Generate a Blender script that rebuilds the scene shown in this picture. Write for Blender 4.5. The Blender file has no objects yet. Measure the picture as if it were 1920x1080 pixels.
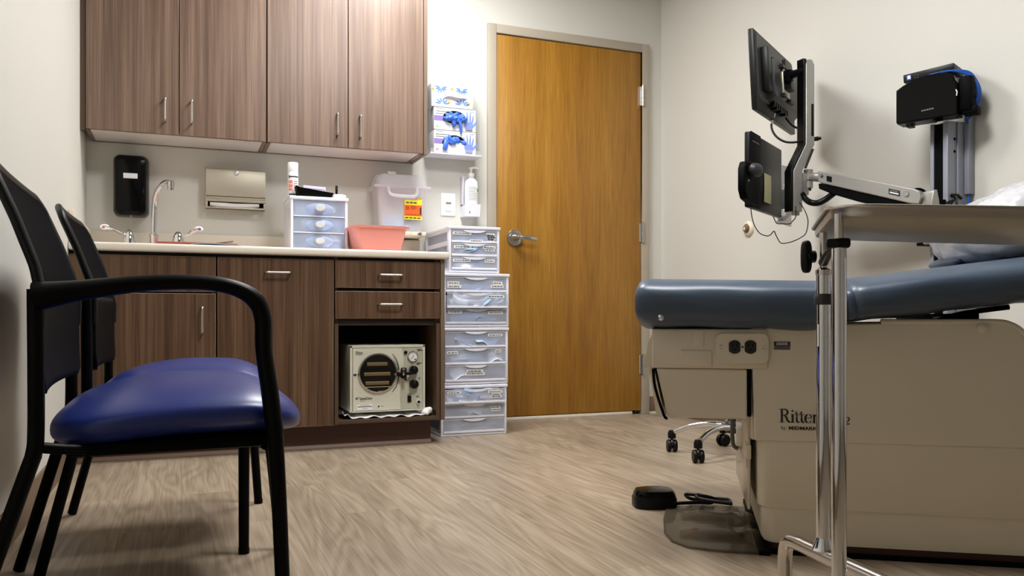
import bpy, bmesh, math, random
from mathutils import Vector, Matrix, noise
R = math.radians
random.seed(7)
scene = bpy.context.scene
COL = scene.collection

# ------------------------------------------------------------------ materials
MATS = {}
def nt(name):
    m = bpy.data.materials.new(name); m.use_nodes = True
    t = m.node_tree; b = t.nodes.get('Principled BSDF')
    return m, t, b
def srgb(r, g, b):
    f = lambda c: (c/255/12.92) if c/255 <= .04045 else ((c/255+.055)/1.055)**2.4
    return (f(r), f(g), f(b), 1)
def M(name, col=None, rough=.5, metal=0, spec=.5, alpha=None, trans=0, coat=0, emit=None, es=0, bump=0, bscale=80, vary=0, vscale=6):
    if name in MATS: return MATS[name]
    m, t, b = nt(name)
    b.inputs['Base Color'].default_value = col
    b.inputs['Roughness'].default_value = rough
    b.inputs['Metallic'].default_value = metal
    b.inputs['Specular IOR Level'].default_value = spec
    b.inputs['Transmission Weight'].default_value = trans
    b.inputs['Coat Weight'].default_value = coat
    if alpha is not None: b.inputs['Alpha'].default_value = alpha
    if emit:
        b.inputs['Emission Color'].default_value = emit; b.inputs['Emission Strength'].default_value = es
    tc = t.nodes.new('ShaderNodeTexCoord')
    if vary:
        n = t.nodes.new('ShaderNodeTexNoise'); n.inputs['Scale'].default_value = vscale; n.inputs['Detail'].default_value = 4
        t.links.new(tc.outputs['Object'], n.inputs['Vector'])
        mp = t.nodes.new('ShaderNodeMapRange'); mp.inputs['From Min'].default_value=.3; mp.inputs['From Max'].default_value=.7
        mp.inputs['To Min'].default_value = 1-vary; mp.inputs['To Max'].default_value = 1+vary
        t.links.new(n.outputs['Fac'], mp.inputs['Value'])
        mx = t.nodes.new('ShaderNodeMix'); mx.data_type='RGBA'; mx.blend_type='MULTIPLY'; mx.inputs['Factor'].default_value=1
        mx.inputs['A'].default_value = col
        t.links.new(mp.outputs['Result'], mx.inputs['B']); t.links.new(mx.outputs['Result'], b.inputs['Base Color'])
    if bump:
        n = t.nodes.new('ShaderNodeTexNoise'); n.inputs['Scale'].default_value = bscale; n.inputs['Detail'].default_value = 3
        t.links.new(tc.outputs['Object'], n.inputs['Vector'])
        bp = t.nodes.new('ShaderNodeBump'); bp.inputs['Strength'].default_value = bump; bp.inputs['Distance'].default_value=.01
        t.links.new(n.outputs['Fac'], bp.inputs['Height']); t.links.new(bp.outputs['Normal'], b.inputs['Normal'])
    MATS[name] = m
    return m
def grain(name, dark, mid, light, axis, sc_fine, sc_broad, stretch, rough, coat=0, fig=0, spec=.5):
    """wood / laminate grain running along one axis of the object"""
    m, t, b = nt(name); N = t.nodes.new; L = t.links.new
    tc = N('ShaderNodeTexCoord'); oi = N('ShaderNodeObjectInfo')
    off = N('ShaderNodeVectorMath'); off.operation='SCALE'; off.inputs['Vector' if 'Vector' in off.inputs else 0].default_value=(13.7,7.1,5.3)
    L(oi.outputs['Random'], off.inputs['Scale'])
    ad = N('ShaderNodeVectorMath'); ad.operation='ADD'
    L(tc.outputs['Object'], ad.inputs[0]); L(off.outputs['Vector'], ad.inputs[1])
    def nz(scale, det, st):
        mp = N('ShaderNodeMapping'); s=[scale]*3; s[axis]=scale*st; mp.inputs['Scale'].default_value=s
        L(ad.outputs['Vector'], mp.inputs['Vector'])
        n = N('ShaderNodeTexNoise'); n.inputs['Scale'].default_value=1; n.inputs['Detail'].default_value=det; n.inputs['Roughness'].default_value=.6
        n.inputs['Distortion'].default_value = fig
        L(mp.outputs['Vector'], n.inputs['Vector']); return n
    n1 = nz(sc_broad, 5, stretch); n2 = nz(sc_fine, 3, stretch*.5)
    mx = N('ShaderNodeMix'); mx.data_type='FLOAT'; mx.inputs['Factor'].default_value=.42
    L(n1.outputs['Fac'], mx.inputs['A']); L(n2.outputs['Fac'], mx.inputs['B'])
    cr = N('ShaderNodeValToRGB'); e = cr.color_ramp.elements
    e[0].position=.33; e[0].color=dark; e[1].position=.69; e[1].color=light
    k = e.new(.5); k.color=mid
    L(mx.outputs['Result'], cr.inputs['Fac']); L(cr.outputs['Color'], b.inputs['Base Color'])
    b.inputs['Roughness'].default_value=rough; b.inputs['Coat Weight'].default_value=coat; b.inputs['Specular IOR Level'].default_value=spec
    bp = N('ShaderNodeBump'); bp.inputs['Strength'].default_value=.06; bp.inputs['Distance'].default_value=.004
    L(n2.outputs['Fac'], bp.inputs['Height']); L(bp.outputs['Normal'], b.inputs['Normal'])
    MATS[name]=m; return m
def floor_mat():
    m, t, b = nt('vinyl_plank'); N=t.nodes.new; L=t.links.new
    tc = N('ShaderNodeTexCoord')
    # plank layout: long side along Y
    rot = N('ShaderNodeMapping'); rot.inputs['Rotation'].default_value=(0,0,R(90))
    L(tc.outputs['Object'], rot.inputs['Vector'])
    br = N('ShaderNodeTexBrick'); br.inputs['Scale'].default_value=1; br.inputs['Brick Width'].default_value=1.22; br.inputs['Row Height'].default_value=.152
    br.inputs['Mortar Size'].default_value=.0009; br.inputs['Mortar Smooth'].default_value=.2; br.offset=.37; br.inputs['Bias'].default_value=0
    br.inputs['Color1'].default_value=(0,0,0,1); br.inputs['Color2'].default_value=(1,1,1,1); br.inputs['Mortar'].default_value=(.5,.5,.5,1)
    L(rot.outputs['Vector'], br.inputs['Vector'])
    # shift grain per plank
    sc = N('ShaderNodeVectorMath'); sc.operation='MULTIPLY'; sc.inputs[1].default_value=(3.1,9.7,4.4)
    L(br.outputs['Color'], sc.inputs[0])
    ad = N('ShaderNodeVectorMath'); ad.operation='ADD'; L(tc.outputs['Object'], ad.inputs[0]); L(sc.outputs['Vector'], ad.inputs[1])
    def nz(s, det, dist=0):
        mp=N('ShaderNodeMapping'); mp.inputs['Scale'].default_value=s; L(ad.outputs['Vector'], mp.inputs['Vector'])
        n=N('ShaderNodeTexNoise'); n.inputs['Scale'].default_value=1; n.inputs['Detail'].default_value=det; n.inputs['Distortion'].default_value=dist
        L(mp.outputs['Vector'], n.inputs['Vector']); return n
    n0 = nz((5.5,.6,1),2,.3)                       # figure field
    rings = N('ShaderNodeMath'); rings.operation='MULTIPLY'; rings.inputs[1].default_value=15
    L(n0.outputs['Fac'], rings.inputs[0])
    fr = N('ShaderNodeMath'); fr.operation='PINGPONG'; fr.inputs[1].default_value=.5; L(rings.outputs[0], fr.inputs[0])
    n1 = nz((150,4,1),3); n2 = nz((9,1.2,1),3)
    a = N('ShaderNodeMix'); a.data_type='FLOAT'; a.inputs['Factor'].default_value=.62; L(fr.outputs[0], a.inputs['A']); L(n1.outputs['Fac'], a.inputs['B'])
    a2 = N('ShaderNodeMix'); a2.data_type='FLOAT'; a2.inputs['Factor'].default_value=.30; L(a.outputs['Result'], a2.inputs['A']); L(n2.outputs['Fac'], a2.inputs['B'])
    cr=N('ShaderNodeValToRGB'); e=cr.color_ramp.elements
    e[0].position=.25; e[0].color=srgb(122,105,86); e[1].position=.66; e[1].color=srgb(178,163,144)
    k=e.new(.44); k.color=srgb(151,135,115)
    L(a2.outputs['Result'], cr.inputs['Fac'])
    tone=N('ShaderNodeMapRange'); tone.inputs['To Min'].default_value=.90; tone.inputs['To Max'].default_value=1.07; L(br.outputs['Color'], tone.inputs['Value'])
    mu=N('ShaderNodeMix'); mu.data_type='RGBA'; mu.blend_type='MULTIPLY'; mu.inputs['Factor'].default_value=1
    L(cr.outputs['Color'], mu.inputs['A']); L(tone.outputs['Result'], mu.inputs['B'])
    seam=N('ShaderNodeMix'); seam.data_type='RGBA'; seam.inputs['B'].default_value=srgb(112,92,72)
    sf=N('ShaderNodeMath'); sf.operation='MULTIPLY'; sf.inputs[1].default_value=.45; L(br.outputs['Fac'], sf.inputs[0])
    L(sf.outputs[0], seam.inputs['Factor']); L(mu.outputs['Result'], seam.inputs['A']); L(seam.outputs['Result'], b.inputs['Base Color'])
    b.inputs['Roughness'].default_value=.42; b.inputs['Specular IOR Level'].default_value=.4
    bp=N('ShaderNodeBump'); bp.inputs['Strength'].default_value=.08; bp.inputs['Distance'].default_value=.004
    L(a.outputs['Result'], bp.inputs['Height']); L(bp.outputs['Normal'], b.inputs['Normal'])
    MATS['vinyl_plank']=m; return m
def clearish(name, col, opacity, rough=.25):
    """thin translucent plastic: part see-through, part milky, with a plastic gloss"""
    m,t,b = nt(name); N=t.nodes.new; L=t.links.new
    b.inputs['Base Color'].default_value=col; b.inputs['Roughness'].default_value=rough
    tr=N('ShaderNodeBsdfTransparent'); tr.inputs['Color'].default_value=(.5+.5*col[0],.5+.5*col[1],.5+.5*col[2],1)
    mx=N('ShaderNodeMixShader'); mx.inputs['Fac'].default_value=opacity
    fz=N('ShaderNodeFresnel'); fz.inputs['IOR'].default_value=1.45
    ge=N('ShaderNodeNewGeometry'); iv=N('ShaderNodeMath'); iv.operation='SUBTRACT'; iv.inputs[0].default_value=1; L(ge.outputs['Backfacing'], iv.inputs[1])
    ff=N('ShaderNodeMath'); ff.operation='MULTIPLY'; L(fz.outputs['Fac'], ff.inputs[0]); L(iv.outputs[0], ff.inputs[1])
    ad=N('ShaderNodeMath'); ad.operation='MAXIMUM'; ad.inputs[1].default_value=opacity; L(ff.outputs[0], ad.inputs[0])
    L(ad.outputs[0], mx.inputs['Fac']); L(tr.outputs[0], mx.inputs[1]); L(b.outputs[0], mx.inputs[2])
    L(mx.outputs[0], t.nodes['Material Output'].inputs['Surface'])
    MATS[name]=m; return m

WALL = M('wall_paint', srgb(210,208,200), .55, bump=.03, bscale=160, spec=.3)
CEIL = M('ceiling_tile', srgb(188,187,183), .8, bump=.15, bscale=120)
FLOOR = floor_mat()
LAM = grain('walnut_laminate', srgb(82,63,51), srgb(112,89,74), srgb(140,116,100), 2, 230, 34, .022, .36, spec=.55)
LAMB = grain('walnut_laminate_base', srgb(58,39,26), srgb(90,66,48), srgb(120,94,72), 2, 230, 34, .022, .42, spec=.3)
EDGE = M('laminate_edge', srgb(112,92,76), .5)
BAND = M('pale_edge_band', srgb(150,124,102), .5)
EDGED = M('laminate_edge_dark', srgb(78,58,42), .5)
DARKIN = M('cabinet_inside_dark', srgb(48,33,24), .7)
REVEAL = M('reveal_black', srgb(22,18,16), .8)
TOE = M('toe_kick_brown', srgb(66,36,24), .55)
COVE = M('cove_strip', srgb(112,86,66), .5)
MELA = M('melamine_underside', srgb(214,208,203), .45)
OAK = grain('honey_oak', srgb(127,84,19), srgb(153,106,30), srgb(176,131,52), 2, 130, 8, .07, .36, coat=.1, fig=.5)
FRAME = M('door_frame_taupe', srgb(172,162,146), .45)
BASEB = M('vinyl_baseboard', srgb(120,98,80), .5)
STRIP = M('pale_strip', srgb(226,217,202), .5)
COUNT = M('countertop_speckle', srgb(226,217,203), .35, vary=.06, vscale=220)
SPLASH = M('splash_speckle', srgb(206,196,180), .4, vary=.07, vscale=240)
NICKEL = M('satin_nickel', srgb(196,193,188), .28, metal=1)
CHROME = M('chrome', srgb(222,222,224), .07, metal=1)
CHROMEW = M('chrome_worn', srgb(205,200,194), .16, metal=1)
STEEL = M('brushed_steel', srgb(196,189,172), .5, metal=.8)
STEELP = M('tray_steel', srgb(190,186,178), .30, metal=1, bump=.02, bscale=30)
ALU = M('aluminium', srgb(186,186,188), .38, metal=.75)
ALUP = M('aluminium_paint', srgb(150,153,164), .5, metal=.2)
SILVP = M('silver_paint', srgb(168,166,161), .4, metal=.45)
BLACK = M('black_plastic', srgb(5,5,6), .4, spec=.25)
BLACKM = M('black_matte', srgb(2,2,3), .6, spec=.08)
BLACKG = M('black_gloss', srgb(4,4,5), .2, spec=.16)
BLKMET = M('black_powder_metal', srgb(2,2,2), .40, spec=.10)
MESHF = M('black_mesh_fabric', srgb(3,3,5), .8, spec=.05, bump=.35, bscale=700)
DGREY = M('dark_grey_plastic', srgb(46,46,48), .45)
MGREY = M('mid_grey_plastic', srgb(112,112,114), .5)
BLUEV = M('blue_vinyl', srgb(24,42,112), .34, bump=.03, bscale=500, spec=.45)
NAVY = M('slate_vinyl', srgb(66,80,98), .38, bump=.05, bscale=400, spec=.45)
BEIGE = M('beige_enamel', srgb(218,208,188), .42, spec=.4)
BEIGEG = M('beige_gloss', srgb(206,196,176), .16, spec=.5)
PUTTY = M('putty_enamel', srgb(214,212,196), .4)
PUTTYG = M('putty_panel', srgb(186,186,168), .4)
WHITE = M('white_plastic', srgb(240,240,242), .35)
WHITEB = M('white_plastic_cool', srgb(232,233,243), .35)
WHITEM = M('white_paper', srgb(236,236,236), .75)
LABEL = M('label_white', srgb(240,240,240), .6)
INK = M('ink', srgb(28,26,26), .6)
INKS = M('ink_soft', srgb(110,110,114), .6)
PINK = M('pink_plastic', srgb(233,152,142), .4)
LAV = M('lavender_card', srgb(214,200,222), .6)
PURP = M('purple_print', srgb(143,124,194), .6)
GLOVE = M('nitrile_blue', srgb(62,110,214), .42)
GLOVEP = M('glove_print', srgb(118,142,215), .6)
BLUEC = M('blue_cable', srgb(26,86,178), .4)
FLB = M('flower_blue', srgb(92,140,222), .6)
FLO = M('flower_orange', srgb(236,178,62), .6)
FLG = M('flower_grey', srgb(196,196,200), .6)
YEL = M('label_yellow', srgb(246,232,40), .55)
ORG = M('label_orange', srgb(240,98,26), .55)
GRN = M('label_green', srgb(110,190,60), .55)
RED = M('red_mark', srgb(206,60,66), .5)
BLU = M('blue_mark', srgb(50,88,190), .5)
REDT = M('terracotta_plastic', srgb(170,96,80), .45)
PALEB = M('pale_blue_paper', srgb(170,200,232), .7)
POUB = M('pouch_blue', srgb(164,200,230), .5)
POUW = M('pouch_white', srgb(234,236,238), .6)
WOODS = M('wooden_stick', srgb(120,92,58), .6)
COTTON = M('cotton', srgb(232,226,214), .9)
CREAM = M('cream_plastic', srgb(228,216,194), .4)
BRONZE = M('bronze_rubber', srgb(120,92,70), .5)
NOTE = M('sticky_note', srgb(214,214,166), .7)
DOVEG = M('outlet_black', srgb(20,19,18), .5)
DFRONT = clearish('drawer_clear', srgb(236,241,254), .29, .22)
DFRONT2 = clearish('drawer_clear_clean', srgb(222,232,250), .30, .18)
SHARP = clearish('sharps_clear', srgb(246,243,246), .42, .35)
ACRY = clearish('acrylic', srgb(244,246,248), .10, .08)
SMOKE = clearish('smoky_plastic', srgb(150,140,122), .15, .08)
PLASTIC = clearish('clear_bag', srgb(225,225,228), .45, .2)
GLASSD = M('dark_glass', srgb(14,12,10), .06)
WOODT = M('brass_tray', srgb(118,92,58), .5, metal=.2)
L1P,L2P,EXPO=48,47,-0.06
LIGHT = M('light_diffuser', (1,1,1,1), .5, emit=(1,.965,.90,1), es=1)

# ------------------------------------------------------------------ builder
class B:
    def __init__(s): s.bm=bmesh.new(); s.mats=[]; s.X=Matrix.Identity(4); s.ci=0
    def m(s, mat):
        if mat not in s.mats: s.mats.append(mat)
        s.ci=s.mats.index(mat); return s
    def _fin(s, verts, faces):
        if s.X!=Matrix.Identity(4):
            for v in verts: v.co=s.X@v.co
        for f in faces: f.material_index=s.ci
    def raw(s, co, fa):
        vs=[s.bm.verts.new(c) for c in co]; fs=[]
        for f in fa:
            try: fs.append(s.bm.faces.new([vs[i] for i in f]))
            except ValueError: pass
        s._fin(vs,fs); return vs,fs
    def box(s, x0,x1,y0,y1,z0,z1, bev=0, seg=2):
        co=[(x,y,z) for x in (x0,x1) for y in (y0,y1) for z in (z0,z1)]
        fa=[(0,1,3,2),(4,6,7,5),(0,4,5,1),(2,3,7,6),(0,2,6,4),(1,5,7,3)]
        vs=[s.bm.verts.new(c) for c in co]; fs=[s.bm.faces.new([vs[i] for i in f]) for f in fa]
        for f in fs: f.material_index=s.ci
        if bev>0:
            bev=min(bev,.49*min(abs(x1-x0),abs(y1-y0),abs(z1-z0)))
            es=list({e for f in fs for e in f.edges})
            r=bmesh.ops.bevel(s.bm, geom=es, offset=bev, segments=seg, profile=.5, affect='EDGES')
            allv={v for f in r['faces'] for v in f.verts}|{v for v in vs if v.is_valid}
            for f in r['faces']: f.material_index=s.ci
            vs=list(allv)
        if s.X!=Matrix.Identity(4):
            for v in vs: v.co=s.X@v.co
        return s
    def cyl(s,p0,p1,r0,r1=None,n=20,caps=True):
        p0=Vector(p0);p1=Vector(p1); r1=r0 if r1 is None else r1
        d=(p1-p0).normalized(); a=d.orthogonal().normalized(); b=d.cross(a)
        co=[];
        for p,r in((p0,r0),(p1,r1)):
            for i in range(n):
                t=2*math.pi*i/n; co.append(p+(a*math.cos(t)+b*math.sin(t))*r)
        fa=[(i,(i+1)%n,n+(i+1)%n,n+i) for i in range(n)]
        if caps: fa+=[tuple(range(n))[::-1],tuple(range(n,2*n))]
        s.raw(co,fa); return s
    def tube(s,path,r,n=12,sub=6,caps=True,up=None,flat=1.0,closed=False):
        """sweep along a smoothed path; r scalar or per-point list; flat scales the second axis"""
        P=[Vector(p) for p in path]
        Rr=r if isinstance(r,(list,tuple)) else [r]*len(P)
        pts=[];rr=[]
        N=len(P)
        rng = range(N) if closed else range(N-1)
        for i in rng:
            if closed: p0,p1,p2,p3=P[(i-1)%N],P[i],P[(i+1)%N],P[(i+2)%N]; ra,rb=Rr[i],Rr[(i+1)%N]
            else: p0=P[max(i-1,0)];p1=P[i];p2=P[i+1];p3=P[min(i+2,N-1)]; ra,rb=Rr[i],Rr[i+1]
            for k in range(sub):
                t=k/sub
                pts.append(.5*((2*p1)+(-p0+p2)*t+(2*p0-5*p1+4*p2-p3)*t*t+(-p0+3*p1-3*p2+p3)*t**3)); rr.append(ra+(rb-ra)*t)
        if not closed: pts.append(P[-1]); rr.append(Rr[-1])
        K=len(pts); co=[]
        prev=None
        for i,p in enumerate(pts):
            if closed: d=(pts[(i+1)%K]-pts[i-1])
            else: d=(pts[min(i+1,K-1)]-pts[max(i-1,0)])
            d.normalize()
            if up is not None:
                a=Vector(up); a=(a-d*a.dot(d)); a=a.normalized() if a.length>1e-6 else d.orthogonal().normalized()
            else:
                a=d.orthogonal().normalized() if prev is None else (prev-d*prev.dot(d)).normalized()
            prev=a; b=d.cross(a)
            for j in range(n):
                t=2*math.pi*j/n
                co.append(p+(a*math.cos(t)*flat+b*math.sin(t))*rr[i])
        fa=[]
        for i in range(K if closed else K-1):
            i2=(i+1)%K
            for j in range(n): fa.append((i*n+j,i*n+(j+1)%n,i2*n+(j+1)%n,i2*n+j))
        if caps and not closed: fa+=[tuple(range(n))[::-1],tuple(range((K-1)*n,K*n))]
        s.raw(co,fa); return s
    def lathe(s,prof,c,axis=(0,0,1),n=28,caps=True,ref=None,sx=1,sy=1):
        ax=Vector(axis).normalized(); a=Vector(ref).normalized() if ref else ax.orthogonal().normalized(); b=ax.cross(a); c=Vector(c)
        co=[]
        for r,z in prof:
            for i in range(n):
                t=2*math.pi*i/n; co.append(c+ax*z+(a*math.cos(t)*sx+b*math.sin(t)*sy)*max(r,1e-5))
        fa=[]
        for k in range(len(prof)-1):
            for i in range(n): fa.append((k*n+i,k*n+(i+1)%n,(k+1)*n+(i+1)%n,(k+1)*n+i))
        if caps: fa+=[tuple(range(n))[::-1],tuple(range((len(prof)-1)*n,len(prof)*n))]
        s.raw(co,fa); return s
    def prism(s,poly,o,ux,uy,d,taper=None):
        """extrude a 2d polygon (in the plane o,ux,uy) by vector d"""
        o=Vector(o);ux=Vector(ux);uy=Vector(uy);d=Vector(d); n=len(poly)
        co=[o+ux*p[0]+uy*p[1] for p in poly]
        q=poly if taper is None else taper
        co+=[o+ux*p[0]+uy*p[1]+d for p in q]
        fa=[tuple(range(n))[::-1],tuple(range(n,2*n))]+[(i,(i+1)%n,n+(i+1)%n,n+i) for i in range(n)]
        s.raw(co,fa); return s
    def loft(s,rings,caps=True):
        n=len(rings[0]); co=[c for r in rings for c in r]; fa=[]
        for k in range(len(rings)-1):
            for i in range(n): fa.append((k*n+i,k*n+(i+1)%n,(k+1)*n+(i+1)%n,(k+1)*n+i))
        if caps: fa+=[tuple(range(n))[::-1],tuple(range((len(rings)-1)*n,len(rings)*n))]
        s.raw(co,fa); return s
    def grid(s,f,nu,nv):
        co=[f(i/nu,j/nv) for i in range(nu+1) for j in range(nv+1)]
        fa=[(i*(nv+1)+j,(i+1)*(nv+1)+j,(i+1)*(nv+1)+j+1,i*(nv+1)+j+1) for i in range(nu) for j in range(nv)]
        s.raw(co,fa); return s
    def superell(s,c,ax,ay,az,e1=.5,e2=.4,nu=40,nv=20,f=None):
        sg=lambda v,e: math.copysign(abs(v)**e,v)
        def fn(u,v):
            t=2*math.pi*u; p=math.pi*(v-.5)
            x=ax*sg(math.cos(p),e1)*sg(math.cos(t),e2); y=ay*sg(math.cos(p),e1)*sg(math.sin(t),e2); z=az*sg(math.sin(p),e1)
            if f: x,y,z=f(x,y,z)
            return Vector((c[0]+x,c[1]+y,c[2]+z))
        s.grid(fn,nu,nv); return s
    def sph(s,c,r,n=16): s.superell(c,r,r,r,1,1,n,n//2+2); return s
    def text(s,txt,o,ux,uy,size,depth=.0006,align='LEFT',bold=0,sx=1):
        cu=bpy.data.curves.new('t','FONT'); cu.body=txt; cu.size=1; cu.align_x=align; cu.resolution_u=3; cu.offset=bold
        ob=bpy.data.objects.new('t',cu); me=bpy.data.meshes.new_from_object(ob)
        o=Vector(o);ux=Vector(ux).normalized();uy=Vector(uy).normalized(); nn=ux.cross(uy)
        co=[o+ux*v.co.x*size*sx+uy*v.co.y*size+nn*depth for v in me.vertices]
        s.raw(co,[tuple(p.vertices) for p in me.polygons])
        bpy.data.objects.remove(ob); bpy.data.meshes.remove(me); bpy.data.curves.remove(cu); return s
    def ribbon(s,pts,w,o,ux,uy,depth=.0006):
        """flat 2d stroke with per-point width, laid on a plane"""
        o=Vector(o);ux=Vector(ux).normalized();uy=Vector(uy).normalized(); nn=ux.cross(uy)
        P=[Vector((p[0],p[1])) for p in pts]; W=w if isinstance(w,(list,tuple)) else [w]*len(P)
        co=[]
        for i,p in enumerate(P):
            d=(P[min(i+1,len(P)-1)]-P[max(i-1,0)]).normalized(); nrm=Vector((-d.y,d.x))
            for sgn in(1,-1):
                q=p+nrm*sgn*W[i]/2; co.append(o+ux*q.x+uy*q.y+nn*depth)
        s.raw(co,[(2*i,2*i+1,2*i+3,2*i+2) for i in range(len(P)-1)]); return s
    def build(s,name,mat=None,parent=None,smooth=40,bevel=0,band=None,local=False,label=None,recalc=True):
        if mat is not None:
            if not s.mats: s.mats=[mat]
        bmesh.ops.remove_doubles(s.bm,verts=s.bm.verts,dist=1e-6)
        if recalc: bmesh.ops.recalc_face_normals(s.bm,faces=s.bm.faces)
        me=bpy.data.meshes.new(name); s.bm.to_mesh(me); s.bm.free()
        for m in s.mats: me.materials.append(m)
        if smooth:
            me.shade_smooth(); me.set_sharp_from_angle(angle=R(smooth))
        o=bpy.data.objects.new(name,me); COL.objects.link(o)
        if parent is not None:
            if not local: me.transform(ROOTM[root(parent).name].inverted())
            o.parent=parent
        if label: o['label']=label
        if bevel:
            md=o.modifiers.new('edge','BEVEL'); md.width=bevel; md.segments=2; md.limit_method='ANGLE'; md.angle_limit=R(40)
            if band: me.materials.append(band); md.material=len(me.materials)-1
        return o
ROOTM={}
def root(o):
    while o.parent is not None: o=o.parent
    return o
def setm(o,loc,rz=0):
    o.location=loc; o.rotation_euler=(0,0,rz); ROOTM[o.name]=Matrix.Translation(loc)@Matrix.Rotation(rz,4,'Z')
def thing(name,label,cat,loc=(0,0,0),rz=0,group=None,kind=None):
    o=bpy.data.objects.new(name,None); o.empty_display_size=.05; COL.objects.link(o); setm(o,loc,rz)
    o['label']=label; o['category']=cat
    if group:o['group']=group
    if kind:o['kind']=kind
    return o
def tag(o,label,cat,group=None,kind=None):
    o['label']=label; o['category']=cat
    if group:o['group']=group
    if kind:o['kind']=kind
    return o
def one(b,name,mat,label,cat,loc,group=None,kind=None,**k):
    """a thing that is a single mesh, given in world coordinates; its origin goes to loc"""
    o=b.build(name,mat,None,**k); o.data.transform(Matrix.Translation(loc).inverted()); o.location=loc
    ROOTM[o.name]=Matrix.Translation(loc)
    return tag(o,label,cat,group,kind)
def struct(b,name,mat,label=None,parent=None,**k):
    o=b.build(name,mat,parent,**k)
    if parent is None:
        o['kind']='structure'; ROOTM[o.name]=Matrix.Identity(4)
        if label:o['label']=label
    return o
def copy_tree(o,parent=None):
    c=o.copy(); COL.objects.link(c)
    if parent is not None: c.parent=parent
    for ch in list(o.children): copy_tree(ch,c)
    return c
def circ(cx,cy,r,n=24,a0=0,a1=360,ry=None):
    ry=r if ry is None else ry
    k=n if a1-a0==360 else n+1
    return [(cx+r*math.cos(R(a0+(a1-a0)*i/n)),cy+ry*math.sin(R(a0+(a1-a0)*i/n))) for i in range(k)]
def rrect(x0,x1,y0,y1,r,n=6):
    p=[]
    for cx,cy,a in((x1-r,y1-r,0),(x0+r,y1-r,90),(x0+r,y0+r,180),(x1-r,y0+r,270)):
        p+=[(cx+r*math.cos(R(a+90*i/n)),cy+r*math.sin(R(a+90*i/n))) for i in range(n+1)]
    return p
EX=Vector((1,0,0)); EY=Vector((0,1,0)); EZ=Vector((0,0,1))
# ------------------------------------------------------------------ room
XL,XR,YB,YF,ZC=-.405,2.67,4.28,-2.4,2.62
DX0,DX1,DH=1.608,2.526,2.134
struct(B().box(XL-.1,XR+.1,YF-.1,YB+.25,-.1,0),'floor',FLOOR,'light taupe wood-look plank floor',smooth=0)
struct(B().box(XL-.1,XR+.1,YF-.1,YB+.25,ZC,ZC+.1),'ceiling',CEIL,smooth=0)
struct(B().box(XL-.1,XL,YF-.1,YB+.1,0,ZC),'wall_left',WALL,smooth=0)
struct(B().box(XR,XR+.1,YF-.1,YB+.1,0,ZC),'wall_right',WALL,smooth=0)
struct(B().box(XL,XR,YF-.1,YF,0,ZC),'wall_front',WALL,smooth=0)
b=B(); b.box(XL,DX0-.02,YB,YB+.1,0,ZC).box(DX1+.02,XR,YB,YB+.1,0,ZC).box(DX0-.02,DX1+.02,YB,YB+.1,DH+.02,ZC)
struct(b,'wall_back',WALL,smooth=0)
def baseboard(name,x0,x1,y0,y1):
    b=B(); b.m(BASEB).box(x0,x1,y0,y1,0,.1,.002)
    struct(b,name,BASEB)
baseboard('baseboard_left',XL,XL+.008,YF,3.66)
baseboard('baseboard_right',XR-.008,XR,YF,YB)
b=B(); b.m(BASEB).box(DX1+.052,XR-.008,YB-.008,YB,.012,.1,.002).m(STRIP).box(DX1+.052,XR-.008,YB-.012,YB,0,.012)
struct(b,'baseboard_back',BASEB)
# door frame + leaf
t=.05
b=B()
for x0,x1 in((DX0-t,DX0),(DX1,DX1+t)): b.box(x0,x1,YB-.022,YB+.12,0,DH+t,.003)
b.box(DX0,DX1,YB-.022,YB+.12,DH,DH+t,.003)
# door stop inside the rebate
b.box(DX0,DX0+.014,YB+.04,YB+.12,0,DH).box(DX1-.014,DX1,YB+.04,YB+.12,0,DH).box(DX0,DX1,YB+.04,YB+.12,DH-.014,DH)
struct(b,'trim_1',FRAME,'taupe painted metal door frame')
b=B().box(DX0,DX1-.06,YB-.012,YB+.12,0,.018,.003)  # added strip, its pale colour stands for light through the door gap
struct(b,'door_gap_light',STRIP,'pale strip painted as the light gap under the wooden door')
door=thing('door_1','honey oak flush door with satin lever handle in taupe frame','door',((DX0+DX1)/2,YB,0),kind='structure')
b=B().box(DX0+.0035,DX1-.004,YB-.012,YB+.034,.022,DH-.005,.002)
b.build('door_leaf',OAK,door)
# lever handle
hx,hz,hy=1.716,1.012,YB-.012
b=B().m(NICKEL)
b.lathe([(.0,.0),(.046,.0),(.046,.006),(.043,.011),(.034,.0125),(.030,.009),(.022,.010)],(hx,hy,hz),(0,-1,0),36)
rose=b.build('door_handle',NICKEL,door,label='satin nickel door lever')
b=B().m(NICKEL); b.lathe([(.019,.009),(.018,.03),(.014,.036),(.012,.05),(.0135,.062),(.0115,.068),(.006,.069)],(hx,hy,hz),(0,-1,0),28)
b.lathe([(.0062,.069),(.0062,.075),(.004,.076)],(hx,hy,hz),(0,-1,0),18).m(BLACK).lathe([(.003,.0762),(.001,.0764)],(hx,hy,hz),(0,-1,0),12)
b.m(NICKEL); b.tube([(hx+.002,hy-.05,hz),(hx+.03,hy-.056,hz-.001),(hx+.07,hy-.058,hz-.005),(hx+.112,hy-.055,hz-.011)],[.0115,.0125,.0125,.0105],14,6,up=(0,1,0),flat=.55)
b.build('lever',NICKEL,rose)
for z in(.292,1.07,1.876):
    b=B().m(NICKEL)
    for k in range(5): b.cyl((DX1+.004,YB-.024,z-.06+k*.024),(DX1+.004,YB-.024,z-.06+(k+1)*.024-.0012),.0085,n=16)
    b.cyl((DX1+.004,YB-.024,z+.06),(DX1+.004,YB-.024,z+.065),.006,n=12)
    b.box(DX1-.018,DX1+.002,YB-.0165,YB-.012,z-.055,z+.055)
    b.build('hinge',NICKEL,door)

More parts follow.
